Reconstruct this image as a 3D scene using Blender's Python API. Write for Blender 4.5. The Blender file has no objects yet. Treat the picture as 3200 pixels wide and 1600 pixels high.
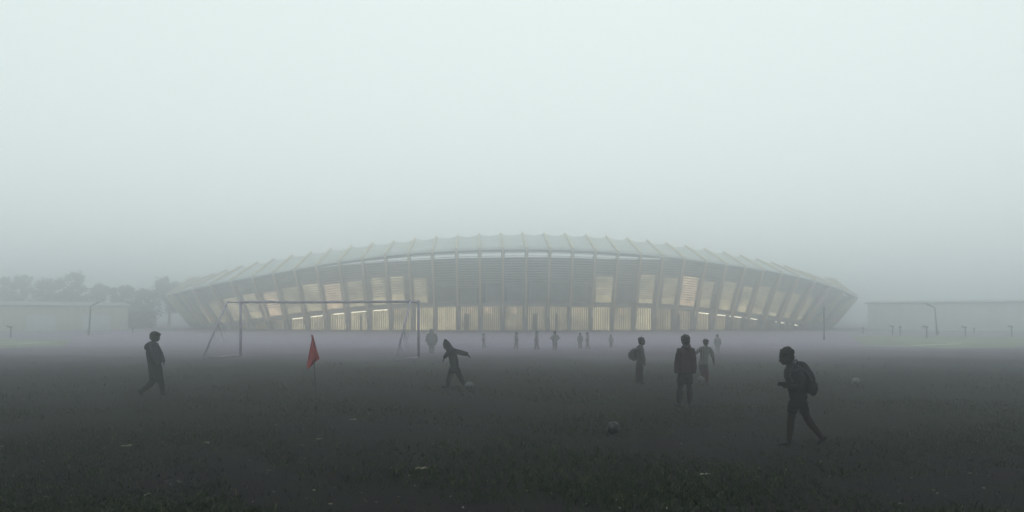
import bpy, bmesh, math, random
import numpy as np
from mathutils import Vector, Matrix, noise

random.seed(7)
rng = np.random.default_rng(7)
S = bpy.context.scene
COL = S.collection
R = math.radians
PI = math.pi

# ------------------------------------------------------------------ camera geometry
F, CX, HZ, CAMH = 2400.0, 1600.0, 985.0, 1.985


def at(px, py, D):
    return Vector(((px - CX) * D / F, D, CAMH + (HZ - py) * D / F))


def dist(py):
    return F * CAMH / (py - HZ)


# ------------------------------------------------------------------ object helpers
def empty(name, loc=(0, 0, 0)):
    o = bpy.data.objects.new(name, None)
    o.empty_display_size = 0.2
    COL.objects.link(o)
    o.location = loc
    return o


def tag(o, label=None, cat=None, group=None, kind=None):
    if label: o['label'] = label
    if cat: o['category'] = cat
    if group: o['group'] = group
    if kind: o['kind'] = kind
    return o


def put(o, parent):
    """parent keeping world-space mesh coordinates"""
    if parent is not None:
        o.parent = parent
        w = Vector(parent.location)
        p = parent.parent
        while p is not None:
            w = w + Vector(p.location)
            p = p.parent
        o.location = Vector(o.location) - w
    return o


def mesh_obj(name, me, mats, parent=None):
    o = bpy.data.objects.new(name, me)
    COL.objects.link(o)
    for m in (mats if isinstance(mats, (list, tuple)) else [mats]):
        me.materials.append(m)
    return put(o, parent)


def obj(name, bm, mats, parent=None, smooth=False):
    bmesh.ops.recalc_face_normals(bm, faces=bm.faces[:])
    me = bpy.data.meshes.new(name)
    bm.to_mesh(me)
    bm.free()
    if smooth:
        me.polygons.foreach_set('use_smooth', [True] * len(me.polygons))
    return mesh_obj(name, me, mats, parent)


def rel_root(o, base):
    o.location = base
    return o


def box(bm, c, sx, sy, sz, rz=0.0):
    m = Matrix.Translation(Vector(c)) @ Matrix.Rotation(rz, 4, 'Z') @ Matrix.Diagonal((sx, sy, sz, 1))
    bmesh.ops.create_cube(bm, size=1.0, matrix=m)


def bar(bm, a, b, w, d, hint=(0, 1, 0), w2=None, d2=None):
    """rectangular bar from a to b: w across, d along the hint direction"""
    a, b = Vector(a), Vector(b)
    t = (b - a).normalized()
    h = Vector(hint)
    v = (h - t * h.dot(t)).normalized()
    u = t.cross(v)
    w2 = w if w2 is None else w2
    d2 = d if d2 is None else d2
    vs = []
    for p, ww, dd in ((a, w, d), (b, w2, d2)):
        for s, q in ((-1, -1), (1, -1), (1, 1), (-1, 1)):
            vs.append(bm.verts.new(p + u * (s * ww / 2) + v * (q * dd / 2)))
    bm.faces.new(vs[0:4][::-1])
    bm.faces.new(vs[4:8])
    for k in range(4):
        bm.faces.new((vs[k], vs[(k + 1) % 4], vs[4 + (k + 1) % 4], vs[4 + k]))


def tube(bm, pts, radii, n=10, caps=True):
    pts = [Vector(p) for p in pts]
    if not isinstance(radii, (list, tuple)): radii = [radii] * len(pts)
    rings = []
    ref = None
    for i, p in enumerate(pts):
        t = (pts[min(i + 1, len(pts) - 1)] - pts[max(i - 1, 0)]).normalized()
        if ref is None:
            ref = Vector((0, 1, 0)) if abs(t.y) < 0.9 else Vector((1, 0, 0))
        u = (ref - t * ref.dot(t)).normalized()
        ref = u
        v = t.cross(u)
        rings.append([bm.verts.new(p + (u * math.cos(2 * PI * k / n) + v * math.sin(2 * PI * k / n)) * radii[i]) for k in range(n)])
    for a, b in zip(rings, rings[1:]):
        for k in range(n):
            bm.faces.new((a[k], a[(k + 1) % n], b[(k + 1) % n], b[k]))
    if caps:
        bm.faces.new(rings[0][::-1])
        bm.faces.new(rings[-1])


# ------------------------------------------------------------------ materials
def new_mat(name):
    m = bpy.data.materials.new(name)
    m.use_nodes = True
    return m, m.node_tree.nodes, m.node_tree.links, m.node_tree.nodes['Principled BSDF']


def mat(name, col, rough=0.8, var=0.25, scale=8.0, bump=0.0, metal=0.0, spec=0.3, col2=None, stretch=None, detail=5):
    m, N, L, B = new_mat(name)
    tc = N.new('ShaderNodeTexCoord')
    nz = N.new('ShaderNodeTexNoise')
    nz.inputs['Scale'].default_value = scale
    nz.inputs['Detail'].default_value = detail
    src = tc.outputs['Object']
    if stretch:
        mp = N.new('ShaderNodeMapping')
        mp.inputs['Scale'].default_value = stretch
        L.new(src, mp.inputs['Vector'])
        src = mp.outputs['Vector']
    L.new(src, nz.inputs['Vector'])
    cr = N.new('ShaderNodeValToRGB')
    c2 = col2 or tuple(c * (1 - var) for c in col)
    c1 = col if col2 else tuple(min(1, c * (1 + var)) for c in col)
    cr.color_ramp.elements[0].position = 0.3
    cr.color_ramp.elements[1].position = 0.7
    cr.color_ramp.elements[0].color = (*c2, 1)
    cr.color_ramp.elements[1].color = (*c1, 1)
    L.new(nz.outputs['Fac'], cr.inputs['Fac'])
    L.new(cr.outputs['Color'], B.inputs['Base Color'])
    B.inputs['Roughness'].default_value = rough
    B.inputs['Metallic'].default_value = metal
    B.inputs['Specular IOR Level'].default_value = spec
    if bump:
        bp = N.new('ShaderNodeBump')
        bp.inputs['Strength'].default_value = bump
        bp.inputs['Distance'].default_value = 0.02
        L.new(nz.outputs['Fac'], bp.inputs['Height'])
        L.new(bp.outputs['Normal'], B.inputs['Normal'])
    return m


def lit_mat(name, col, strength, base=(0.25, 0.25, 0.22), scale=0.9, lo=0.55):
    """glass with a lit room behind it: gives off warm light, a little uneven"""
    m, N, L, B = new_mat(name)
    tc = N.new('ShaderNodeTexCoord')
    nz = N.new('ShaderNodeTexNoise')
    nz.inputs['Scale'].default_value = scale
    nz.inputs['Detail'].default_value = 3
    L.new(tc.outputs['Object'], nz.inputs['Vector'])
    mr = N.new('ShaderNodeMapRange')
    mr.inputs['From Min'].default_value = 0.35
    mr.inputs['From Max'].default_value = 0.65
    mr.inputs['To Min'].default_value = strength * lo
    mr.inputs['To Max'].default_value = strength
    L.new(nz.outputs['Fac'], mr.inputs['Value'])
    B.inputs['Base Color'].default_value = (*base, 1)
    B.inputs['Roughness'].default_value = 0.15
    B.inputs['Emission Color'].default_value = (*col, 1)
    L.new(mr.outputs['Result'], B.inputs['Emission Strength'])
    return m


M_TIMBER = mat('pale timber', (0.66, 0.56, 0.42), 0.65, 0.2, 3, stretch=(6, 6, 0.6))
M_RIB = mat('roof rib timber', (0.58, 0.50, 0.38), 0.6, 0.15, 3)
M_STEEL = mat('grey painted steel', (0.16, 0.18, 0.18), 0.5, 0.15, 2)
M_GUTTER = mat('pale gutter metal', (0.62, 0.66, 0.66), 0.35, 0.1, 2)
M_CLAD = mat('weathered grey cladding', (0.34, 0.34, 0.32), 0.8, 0.2, 0.8)
M_CLADB = mat('blue grey cladding', (0.22, 0.25, 0.26), 0.75, 0.2, 0.8)
M_LOUVRE = mat('silvered timber louvre', (0.50, 0.50, 0.46), 0.7, 0.2, 2, stretch=(1, 1, 6))
M_PIER = mat('concrete pier', (0.36, 0.36, 0.37), 0.85, 0.2, 1.5)
M_SLAB = mat('concrete floor edge', (0.33, 0.33, 0.33), 0.85, 0.15, 1.5)
M_PLINTH = mat('dark plinth', (0.10, 0.10, 0.11), 0.9, 0.2, 1.0)
M_GLASS_OFF = mat('unlit glass', (0.32, 0.35, 0.35), 0.12, 0.2, 0.6, spec=0.5)
M_FIN = mat('timber window fin', (0.15, 0.145, 0.135), 0.7, 0.15, 2)
WARM = (1.0, 0.86, 0.50)
M_LIT = [lit_mat('dim lit glass', WARM, 0.55), lit_mat('lit glass', WARM, 0.80, scale=.5, lo=.35), lit_mat('bright lit glass', WARM, 1.3, scale=.5, lo=.5)]
M_AMBER = lit_mat('amber lit glass', (1.0, 0.74, 0.46), 1.1)
M_STRIP = lit_mat('soffit light', (1.0, 0.92, 0.68), 4.0, lo=0.8)


def membrane_mat():
    m, N, L, B = new_mat('white roof membrane')
    B.inputs['Base Color'].default_value = (0.66, 0.69, 0.67, 1)
    B.inputs['Roughness'].default_value = 0.55
    tr = N.new('ShaderNodeBsdfTranslucent')
    tr.inputs['Color'].default_value = (0.66, 0.69, 0.66, 1)
    mx = N.new('ShaderNodeMixShader')
    mx.inputs['Fac'].default_value = 0.35
    L.new(B.outputs[0], mx.inputs[1])
    L.new(tr.outputs[0], mx.inputs[2])
    L.new(mx.outputs[0], N['Material Output'].inputs['Surface'])
    tc = N.new('ShaderNodeTexCoord')
    nz = N.new('ShaderNodeTexNoise')
    nz.inputs['Scale'].default_value = 0.35
    L.new(tc.outputs['Object'], nz.inputs['Vector'])
    cr = N.new('ShaderNodeValToRGB')
    cr.color_ramp.elements[0].position = 0.3
    cr.color_ramp.elements[1].position = 0.7
    cr.color_ramp.elements[0].color = (0.58, 0.65, 0.65, 1)
    cr.color_ramp.elements[1].color = (0.72, 0.78, 0.76, 1)
    L.new(nz.outputs['Fac'], cr.inputs['Fac'])
    L.new(cr.outputs['Color'], B.inputs['Base Color'])
    return m


M_MEMB = membrane_mat()

# ------------------------------------------------------------------ world, sun, camera, haze
w = bpy.data.worlds.new('World')
S.world = w
w.use_nodes = True
N, L = w.node_tree.nodes, w.node_tree.links
bg = N['Background']
sky = N.new('ShaderNodeTexSky')
sky.sky_type = 'NISHITA'
sky.sun_disc = False
SUN_EL, SUN_ROT = 62.0, 8.0
sky.sun_elevation = R(SUN_EL)
sky.sun_rotation = R(SUN_ROT)
sky.air_density = 1.0
sky.dust_density = 6.0
sky.ozone_density = 1.0
# overcast: the cloud sheet washes the blue out of the clear sky above it
hs = N.new('ShaderNodeHueSaturation')
hs.inputs['Saturation'].default_value = 0.18
L.new(sky.outputs['Color'], hs.inputs['Color'])
mixc = N.new('ShaderNodeMix')
mixc.data_type = 'RGBA'
mixc.inputs['Factor'].default_value = 0.88
L.new(hs.outputs['Color'], mixc.inputs['A'])
SKYC = 7.75
mixc.inputs['B'].default_value = (0.875 * SKYC, 1.0 * SKYC, 0.975 * SKYC, 1)
L.new(mixc.outputs['Result'], bg.inputs['Color'])
bg.inputs['Strength'].default_value = 0.12

sun = bpy.data.lights.new('sun', 'SUN')
sun.energy = 0.5
sun.angle = R(25)
sun.color = (1.0, 0.95, 0.87)
so = bpy.data.objects.new('sun', sun)
COL.objects.link(so)
d = Vector((math.sin(R(SUN_ROT)) * math.cos(R(SUN_EL)), math.cos(R(SUN_ROT)) * math.cos(R(SUN_EL)), math.sin(R(SUN_EL))))
so.rotation_euler = d.to_track_quat('Z', 'Y').to_euler()
so.location = (0, 0, 60)

cam = bpy.data.cameras.new('camera')
cam.sensor_width = 36.0
cam.lens = 36.0 * F / 3200.0
cam.shift_y = (HZ - 800.0) / 3200.0
cam.clip_start = 0.1
cam.clip_end = 3000
co = bpy.data.objects.new('camera', cam)
COL.objects.link(co)
co.location = (0, 0, CAMH)
co.rotation_euler = (PI / 2, 0, 0)
S.camera = co

S.view_settings.view_transform = 'Standard'
S.view_settings.look = 'None'
S.view_settings.exposure = 0.0
S.view_settings.gamma = 1.0
S.cycles.volume_bounces = 7
S.cycles.max_bounces = 12
S.cycles.use_denoising = True
S.cycles.sample_clamp_indirect = 8.0

DENS = 0.0135
bm = bmesh.new()
box(bm, (0, 190, 6.0), 1240, 640, 14.0)       # z -1 .. 13
mh = bpy.data.materials.new('haze')
mh.use_nodes = True
for n_ in list(mh.node_tree.nodes):
    if n_.type == 'BSDF_PRINCIPLED': mh.node_tree.nodes.remove(n_)
pv = mh.node_tree.nodes.new('ShaderNodeVolumePrincipled')
pv.inputs['Color'].default_value = (0.925, 0.944, 0.955, 1)
pv.inputs['Density'].default_value = DENS
pv.inputs['Anisotropy'].default_value = 0.88
mh.node_tree.links.new(pv.outputs[0], mh.node_tree.nodes['Material Output'].inputs['Volume'])
haze = obj('haze', bm, mh)
tag(haze, 'pale grey morning fog lying over the whole field and stadium', 'fog', kind='stuff')

# ------------------------------------------------------------------ ground
def ground_mat():
    m, N, L, B = new_mat('trodden turf')
    tc = N.new('ShaderNodeTexCoord')

    def nz(scale, detail=6, rough=0.6):
        n = N.new('ShaderNodeTexNoise')
        n.inputs['Scale'].default_value = scale
        n.inputs['Detail'].default_value = detail
        n.inputs['Roughness'].default_value = rough
        L.new(tc.outputs['Object'], n.inputs['Vector'])
        return n

    def ramp(src, p0, p1, c0, c1):
        r = N.new('ShaderNodeValToRGB')
        r.color_ramp.elements[0].position = p0
        r.color_ramp.elements[1].position = p1
        r.color_ramp.elements[0].color = (*c0, 1)
        r.color_ramp.elements[1].color = (*c1, 1)
        L.new(src.outputs['Fac'], r.inputs['Fac'])
        return r

    big, mid, fine = nz(0.16, 4), nz(1.1, 7, 0.65), nz(26, 8, 0.7)
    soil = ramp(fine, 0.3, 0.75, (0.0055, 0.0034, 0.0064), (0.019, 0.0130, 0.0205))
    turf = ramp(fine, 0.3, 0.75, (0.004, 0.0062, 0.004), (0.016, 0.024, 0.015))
    k = ramp(mid, 0.40, 0.62, (0, 0, 0), (1, 1, 1))
    kb = ramp(big, 0.38, 0.62, (0, 0, 0), (1, 1, 1))
    mul = N.new('ShaderNodeMath')
    mul.operation = 'ADD'
    mul.use_clamp = True
    h = N.new('ShaderNodeMath')
    h.operation = 'MULTIPLY'
    h.inputs[1].default_value = 0.6
    L.new(k.outputs['Color'], h.inputs[0])
    h2 = N.new('ShaderNodeMath')
    h2.operation = 'MULTIPLY'
    h2.inputs[1].default_value = 0.5
    L.new(kb.outputs['Color'], h2.inputs[0])
    L.new(h.outputs[0], mul.inputs[0])
    L.new(h2.outputs[0], mul.inputs[1])
    mx = N.new('ShaderNodeMix')
    mx.data_type = 'RGBA'
    L.new(mul.outputs[0], mx.inputs['Factor'])
    L.new(soil.outputs['Color'], mx.inputs['A'])
    L.new(turf.outputs['Color'], mx.inputs['B'])
    # farther off, ground mist is painted into the turf colour as pale lilac
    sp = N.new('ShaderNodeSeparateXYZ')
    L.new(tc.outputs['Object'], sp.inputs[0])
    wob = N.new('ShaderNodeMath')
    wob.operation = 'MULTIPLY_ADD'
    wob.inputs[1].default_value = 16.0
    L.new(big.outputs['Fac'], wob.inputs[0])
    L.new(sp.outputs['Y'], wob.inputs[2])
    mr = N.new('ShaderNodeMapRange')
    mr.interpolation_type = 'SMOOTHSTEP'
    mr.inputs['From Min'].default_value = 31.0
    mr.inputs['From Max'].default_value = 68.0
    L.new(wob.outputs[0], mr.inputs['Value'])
    mist_tint = ramp(mid, 0.3, 0.7, (0.215, 0.193, 0.258), (0.30, 0.268, 0.352))
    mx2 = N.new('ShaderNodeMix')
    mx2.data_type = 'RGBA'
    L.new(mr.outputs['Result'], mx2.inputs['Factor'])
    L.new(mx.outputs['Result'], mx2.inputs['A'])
    L.new(mist_tint.outputs['Color'], mx2.inputs['B'])
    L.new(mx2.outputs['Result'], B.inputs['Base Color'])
    B.inputs['Roughness'].default_value = 0.95
    B.inputs['Specular IOR Level'].default_value = 0.08
    bp = N.new('ShaderNodeBump')
    bp.inputs['Strength'].default_value = 0.9
    bp.inputs['Distance'].default_value = 0.05
    ad = N.new('ShaderNodeMath')
    ad.operation = 'ADD'
    L.new(fine.outputs['Fac'], ad.inputs[0])
    L.new(mid.outputs['Fac'], ad.inputs[1])
    L.new(ad.outputs[0], bp.inputs['Height'])
    L.new(bp.outputs['Normal'], B.inputs['Normal'])
    return m


bm = bmesh.new()
bmesh.ops.create_grid(bm, x_segments=60, y_segments=30, size=1.0, matrix=Matrix.Translation((0, 190, 0)) @ Matrix.Diagonal((600, 300, 1, 1)))
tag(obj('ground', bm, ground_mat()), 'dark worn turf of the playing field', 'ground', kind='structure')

# greener mown pitches far off at both sides
M_MOWN = mat('mown green turf', (0.185, 0.205, 0.165), 0.95, 0.25, 0.6)
M_PAINT = mat('chalk line paint', (0.62, 0.64, 0.60), 0.9, 0.3, 3)


def sheet(name, pts, z, m, label, cat):
    bm = bmesh.new()
    bm.faces.new([bm.verts.new((x, y, z)) for x, y in pts])
    return tag(obj(name, bm, m), label, cat, kind='structure')


def gxy(px, py):
    D = dist(py)
    return ((px - CX) * D / F, D)


sheet('mown_pitch', [gxy(-500, 1090), gxy(190, 1086), gxy(230, 1062), gxy(-300, 1057)], 0.004, M_MOWN, 'greener mown strip of turf at the far left of the field', 'grass pitch')
sheet('mown_pitch', [gxy(2690, 1078), gxy(2960, 1090), gxy(3500, 1080), gxy(3300, 1052), gxy(2660, 1050)], 0.004, M_MOWN, 'greener mown strip of turf at the far right of the field', 'grass pitch')


def chalk(p, q, wd):
    a, b = Vector((*gxy(*p), 0)), Vector((*gxy(*q), 0))
    t = (b - a).normalized()
    n = Vector((-t.y, t.x, 0)) * wd / 2
    bm = bmesh.new()
    bm.faces.new([bm.verts.new(v + Vector((0, 0, 0.008))) for v in (a - n, b - n, b + n, a + n)])
    return bm


for p, q in (((-200, 1086), (140, 1071.5)), ((-300, 1074.0), (147, 1070.0)), ((2790, 1062), (3060, 1070)), ((2850, 1080), (3000, 1074)), ((2620, 1078), (2830, 1082))):
    tag(obj('pitch_line', chalk(p, q, 0.35), M_PAINT), 'pale chalk marking on the far turf', 'line', kind='structure')

# ------------------------------------------------------------------ grass
def wav(x, y):
    return (np.sin(x * 0.9 + 1.3 * np.sin(y * 0.7)) + np.sin(y * 1.3 + 2.0 * np.sin(x * 0.45 + 1)) + np.sin((x + y) * 2.7 + 1.7 * np.sin(x * 1.9)) * 0.7 + np.sin((x - 1.4 * y) * 4.6) * 0.4) / 3.1


def grass_mesh(n, y0, y1, h0, h1, w0, w1, keep):
    u = rng.random(n)
    y = 1 / (1 / y0 + u * (1 / y1 - 1 / y0))       # thins with distance
    x = (rng.random(n) * 2 - 1) * (y * 0.70 + 1.5)
    # clumping
    cx_, cy_ = np.round(x * 5 + 0.6 * wav(y * 3, x * 3)) / 5, np.round(y * 5) / 5
    pull = rng.random(n) * 0.75
    x = x * (1 - pull) + (cx_ + 0.07 * np.sin(cy_ * 37.7)) * pull
    y = y * (1 - pull) + (cy_ + 0.07 * np.sin(cx_ * 51.1)) * pull
    k = rng.random(n) < np.clip(1.6 - y / 22, 0, 1) * np.clip(keep + 0.95 * wav(x, y), 0.04, 1)
    x, y = x[k], y[k]
    n = len(x)
    far = np.clip(y / 12, 1, 3)
    hh = (h0 + (h1 - h0) * rng.random(n) ** 2) * (0.8 + 0.5 * np.clip(wav(x * 1.7, y * 1.7), -0.6, 1))
    ww = (w0 + (w1 - w0) * rng.random(n)) * far
    a = rng.random(n) * 2 * np.pi
    lean = hh * (0.3 + 1.1 * rng.random(n))
    b = rng.random(n) * 2 * np.pi
    dx, dy = np.cos(a) * ww / 2, np.sin(a) * ww / 2
    lx, ly = np.cos(b) * lean, np.sin(b) * lean
    V = np.zeros((n, 5, 3))
    V[:, 0] = np.stack([x - dx, y - dy, np.full(n, -0.004)], 1)
    V[:, 1] = np.stack([x + dx, y + dy, np.full(n, -0.004)], 1)
    V[:, 2] = np.stack([x + dx * .8 + lx * .35, y + dy * .8 + ly * .35, hh * .62], 1)
    V[:, 3] = np.stack([x - dx * .8 + lx * .35, y - dy * .8 + ly * .35, hh * .62], 1)
    V[:, 4] = np.stack([x + lx, y + ly, hh], 1)
    me = bpy.data.meshes.new('grass')
    me.vertices.add(n * 5)
    me.vertices.foreach_set('co', V.reshape(-1).astype(np.float32))
    base = np.arange(n)[:, None] * 5
    loops = np.concatenate([base + np.array([[0, 1, 2, 3]]), base + np.array([[3, 2, 4]])], 1).reshape(-1)
    me.loops.add(len(loops))
    me.loops.foreach_set('vertex_index', loops.astype(np.int32))
    starts = (np.arange(n)[:, None] * 7 + np.array([[0, 4]])).reshape(-1)
    me.polygons.add(2 * n)
    me.polygons.foreach_set('loop_start', starts.astype(np.int32))
    me.update(calc_edges=True)
    me.validate()
    return me


def grass_mat():
    m, N, L, B = new_mat('grass blades')
    g = N.new('ShaderNodeNewGeometry')
    cr = N.new('ShaderNodeValToRGB')
    e = cr.color_ramp.elements
    e[0].position, e[0].color = 0.0, (0.004, 0.007, 0.004, 1)
    e[1].position, e[1].color = 0.90, (0.036, 0.056, 0.030, 1)
    x = e.new(0.96)
    x.color = (0.10, 0.098, 0.055, 1)
    L.new(g.outputs['Random Per Island'], cr.inputs['Fac'])
    L.new(cr.outputs['Color'], B.inputs['Base Color'])
    B.inputs['Roughness'].default_value = 0.7
    B.inputs['Specular IOR Level'].default_value = 0.08
    return m


M_GRASS = grass_mat()
gme = grass_mesh(420000, 5.5, 36, 0.02, 0.11, 0.005, 0.013, 0.40)
tag(mesh_obj('grass', gme, M_GRASS), 'short tufty grass of the worn field', 'grass', kind='stuff')

# pale fallen leaves and flecks, nobody could count them
def leaf_mesh(n, y0, y1):
    u = rng.random(n)
    y = 1 / (1 / y0 + u * (1 / y1 - 1 / y0))
    x = (rng.random(n) * 2 - 1) * (y * 0.68)
    V, Fc = [], []
    for i in range(n):
        s = random.uniform(0.008, 0.026)
        M = Matrix.Translation((x[i], y[i], random.uniform(0.02, 0.05))) @ Matrix.Rotation(random.random() * 6.28, 4, 'Z') @ Matrix.Rotation(random.uniform(-.7, .7), 4, 'X')
        k = len(V)
        for p in ((-1.3, 0, 0), (-.5, -.55, .18), (.5, -.5, .2), (1.4, 0, .1), (.5, .5, .2), (-.5, .55, .18), (0, 0, -.05)):
            V.append(M @ (Vector(p) * s))
        for a in range(6):
            Fc.append((k + a, k + (a + 1) % 6, k + 6))
    me = bpy.data.meshes.new('fallen_leaves')
    me.from_pydata(V, [], Fc)
    return me


def leaf_mat():
    m, N, L, B = new_mat('dead leaves')
    g = N.new('ShaderNodeNewGeometry')
    cr = N.new('ShaderNodeValToRGB')
    e = cr.color_ramp.elements
    e[0].position, e[0].color = 0.0, (0.05, 0.045, 0.03, 1)
    e[1].position, e[1].color = 1.0, (0.15, 0.145, 0.09, 1)
    L.new(g.outputs['Random Per Island'], cr.inputs['Fac'])
    L.new(cr.outputs['Color'], B.inputs['Base Color'])
    B.inputs['Roughness'].default_value = 0.5
    return m


tag(mesh_obj('fallen_leaves', leaf_mesh(280, 7.0, 24), leaf_mat()), 'pale dead leaves and flecks strewn over the turf', 'leaves', kind='stuff')

M_SCRAP = mat('pale paper', (0.20, 0.195, 0.14), 0.6, 0.2, 20)


def scrap(px, py, size, label, yaw):
    X, Y = gxy(px, py)
    r = empty('litter_scrap', (X, Y, 0))
    r_bm = bmesh.new()
    nx, ny = 7, 4
    g = []
    for i in range(nx):
        for j in range(ny):
            u, v = i / (nx - 1) - .5, j / (ny - 1) - .5
            z = 0.03 + 0.25 * size * abs(noise.noise(Vector((u * 4 + px, v * 4, 0)))) + 0.12 * size * v * v * 4
            p = Matrix.Rotation(yaw, 3, 'Z') @ Vector((u * size, v * size * 0.4, z))
            g.append(r_bm.verts.new(p))
    for i in range(nx - 1):
        for j in range(ny - 1):
            r_bm.faces.new((g[i * ny + j], g[(i + 1) * ny + j], g[(i + 1) * ny + j + 1], g[i * ny + j + 1]))
    bpy.data.objects.remove(r)
    o = obj('litter_scrap', r_bm, M_SCRAP)
    o.location = (X, Y, 0)
    md = o.modifiers.new('thick', 'SOLIDIFY')
    md.thickness = 0.003
    tag(o, label, 'litter', 'pale scraps lying in the grass')


scrap(396, 1402, 0.15, 'longest bright scrap of litter lying in the grass below the boy in the long coat', 0.5)
scrap(645, 1391, 0.10, 'small bent pale scrap in the grass left of the corner flag', -0.6)
scrap(996, 1379, 0.10, 'bright pale scrap in the grass straight below the corner flag', 0.3)
scrap(1104, 1318, 0.13, 'thin greyish scrap in the grass between corner flag and lone near ball', 0.5)
scrap(1316, 1475, 0.15, 'crumpled pale scrap low in the grass below the hooded kicker', 0.2)
scrap(2204, 1492, 0.12, 'small crumpled scrap in the grass below the boy standing with his back turned', 0.1)

# ------------------------------------------------------------------ stadium
DC = 118.0
LIP = (51.4, 30.0)
TOP = (48.6, 22.0)
BASE = (48.0, 22.7)
nodes_px = [  # lip x, lip y, ridge x, ridge y
    (536, 918, 644, 866), (559, 911.5, 668, 857), (602, 901.5, 708, 845.5), (656, 888.5, 756, 833.5), (721, 876.5, 804, 822), (789, 864.5, 856, 811.5),
    (853, 853, 913, 801), (920, 841.5, 972, 790.5), (988, 829.5, 1034, 780), (1059, 817.5, 1099, 771), (1131, 807.5, 1165, 762), (1203, 798.5, 1231, 754.5),
    (1276, 791.5, 1297, 747), (1350, 786, 1364, 741), (1426, 782, 1431, 736.5), (1499, 779.5, 1498, 732.5), (1572, 778, 1565, 730), (1646, 777.5, 1633, 729),
    (1719, 778.5, 1700, 730), (1791, 780.5, 1766, 732), (1862, 784, 1831, 735.5), (1933, 788.5, 1895, 740), (2004, 794, 1959, 746.5), (2073, 800.5, 2022, 753.5),
    (2140, 808, 2082, 761.5), (2207, 816.5, 2142, 770), (2270, 825.5, 2202, 779.5), (2329, 833.5, 2261, 790), (2386, 842.5, 2314, 800), (2443, 852, 2364, 811),
    (2496, 864, 2411, 822), (2547, 877, 2453, 833), (2596, 892, 2492, 846), (2638, 907, 2526, 858), (2673, 926, 2556, 868)]


def on_ellipse(r, ab):
    """front crossing of the sight line X = r*Y with the ring's plan"""
    a, b = ab
    A = r * r / a ** 2 + 1 / b ** 2
    B = -2 * DC / b ** 2
    Cc = DC ** 2 / b ** 2 - 1
    disc = B * B - 4 * A * Cc
    if disc < 0:
        rt = a / math.sqrt(DC * DC - b * b)
        return on_ellipse(math.copysign(rt * 0.9995, r), ab)
    Y = (-B - math.sqrt(disc)) / (2 * A)
    return Vector((r * Y, Y, 0)), math.atan2((Y - DC) / b, r * Y / a)


Ls, Ts, Bs = [], [], []
for lx, ly, tx, ty in nodes_px:
    r = (lx - CX) / F
    p, t = on_ellipse(r, LIP)
    p.z = CAMH + (HZ - ly) * p.y / F
    Ls.append((p, t))
    q, t = on_ellipse((tx - CX) / F, TOP)
    q.z = CAMH + (HZ - ty) * q.y / F
    Ts.append((q, t))
    rb = (r + 0.02) * (0.955 - 0.045 * (abs(r) / .44) ** 2) - 0.02
    s, t = on_ellipse(rb, BASE)
    Bs.append((s, t))


def ell(t, ab, z):
    return Vector((ab[0] * math.cos(t), DC + ab[1] * math.sin(t), z))


# a few more bays round each end, turning away from the camera
def extend(seq, ab, sign, steps):
    p, t = seq[0] if sign < 0 else seq[-1]
    out = []
    for k in range(1, steps + 1):
        tt = t - 0.085 * k if sign < 0 else t + 0.085 * k
        out.append((ell(tt, ab, p.z), tt))
    return out


K = 4
for seq, ab in ((Ls, LIP), (Ts, TOP), (Bs, BASE)):
    left = extend(seq, ab, -1, K)[::-1]
    right = extend(seq, ab, 1, K)
    seq[:] = left + seq + right
NL = [p for p, t in Ls]
NT = [p for p, t in Ts]
NB = [p for p, t in Bs]
NN = len(NL)


def inward(i):
    v = NB[i] - NL[i]
    v.z = 0
    return v.normalized()


def wallpt(i, z, off):
    s = (NL[i].z - z) / NL[i].z
    return NL[i] + (NB[i] - NL[i]) * s + inward(i) * off


def lerp(a, b, t):
    return a + (b - a) * t


def wallp(i, u, z, off):
    """point on the wall between node i and i+1"""
    p = lerp(wallpt(i, z, off), wallpt(i + 1, z, off), u)
    p.z = z
    return p


def interp(x, xs, ys):
    return float(np.interp(x, xs, ys))


SOFF_X = [560, 700, 760, 805, 880, 915, 1000, 1060, 1140, 1230, 1300, 1500, 1600, 1800, 2000, 2120, 2170, 2300, 2400, 2470, 2540, 2640]
SOFF_Y = [1030, 1021, 1014, 1007, 1000, 994, 985, 978, 970, 964, 960, 956, 955, 958, 961, 967, 973, 988, 1000, 1010, 1022, 1030]


def soffit_z(i):
    px = CX + F * NB[i].x / NB[i].y
    D = (NL[i].y * 0.35 + NB[i].y * 0.65)
    return max(0.18, CAMH + (HZ - interp(px, SOFF_X, SOFF_Y)) * D / F)


ZS = [soffit_z(i) for i in range(NN)]
GAP = [interp(CX + F * p.x / p.y, [900, 1050, 1300, 1600, 1900, 2050, 2150], [0.12, 0.35, 0.72, 0.80, 0.72, 0.4, 0.12]) for p in NL]

st = empty('stadium', (0, DC, 0))
tag(st, 'long curved timber stadium with white ribbed roof, glowing windows behind fog', 'stadium')


def quad(bm, a, b, c, d_):
    return bm.faces.new([bm.verts.new(v) for v in (a, b, c, d_)])


def slabq(bm, a, b, c, d_, n):
    """thick quad: face abcd pushed back by vector n"""
    f = [bm.verts.new(v) for v in (a, b, c, d_)]
    g = [bm.verts.new(v + n) for v in (a, b, c, d_)]
    bm.faces.new(f)
    bm.faces.new(g[::-1])
    for k in range(4):
        bm.faces.new((f[k], g[k], g[(k + 1) % 4], f[(k + 1) % 4]))


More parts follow.
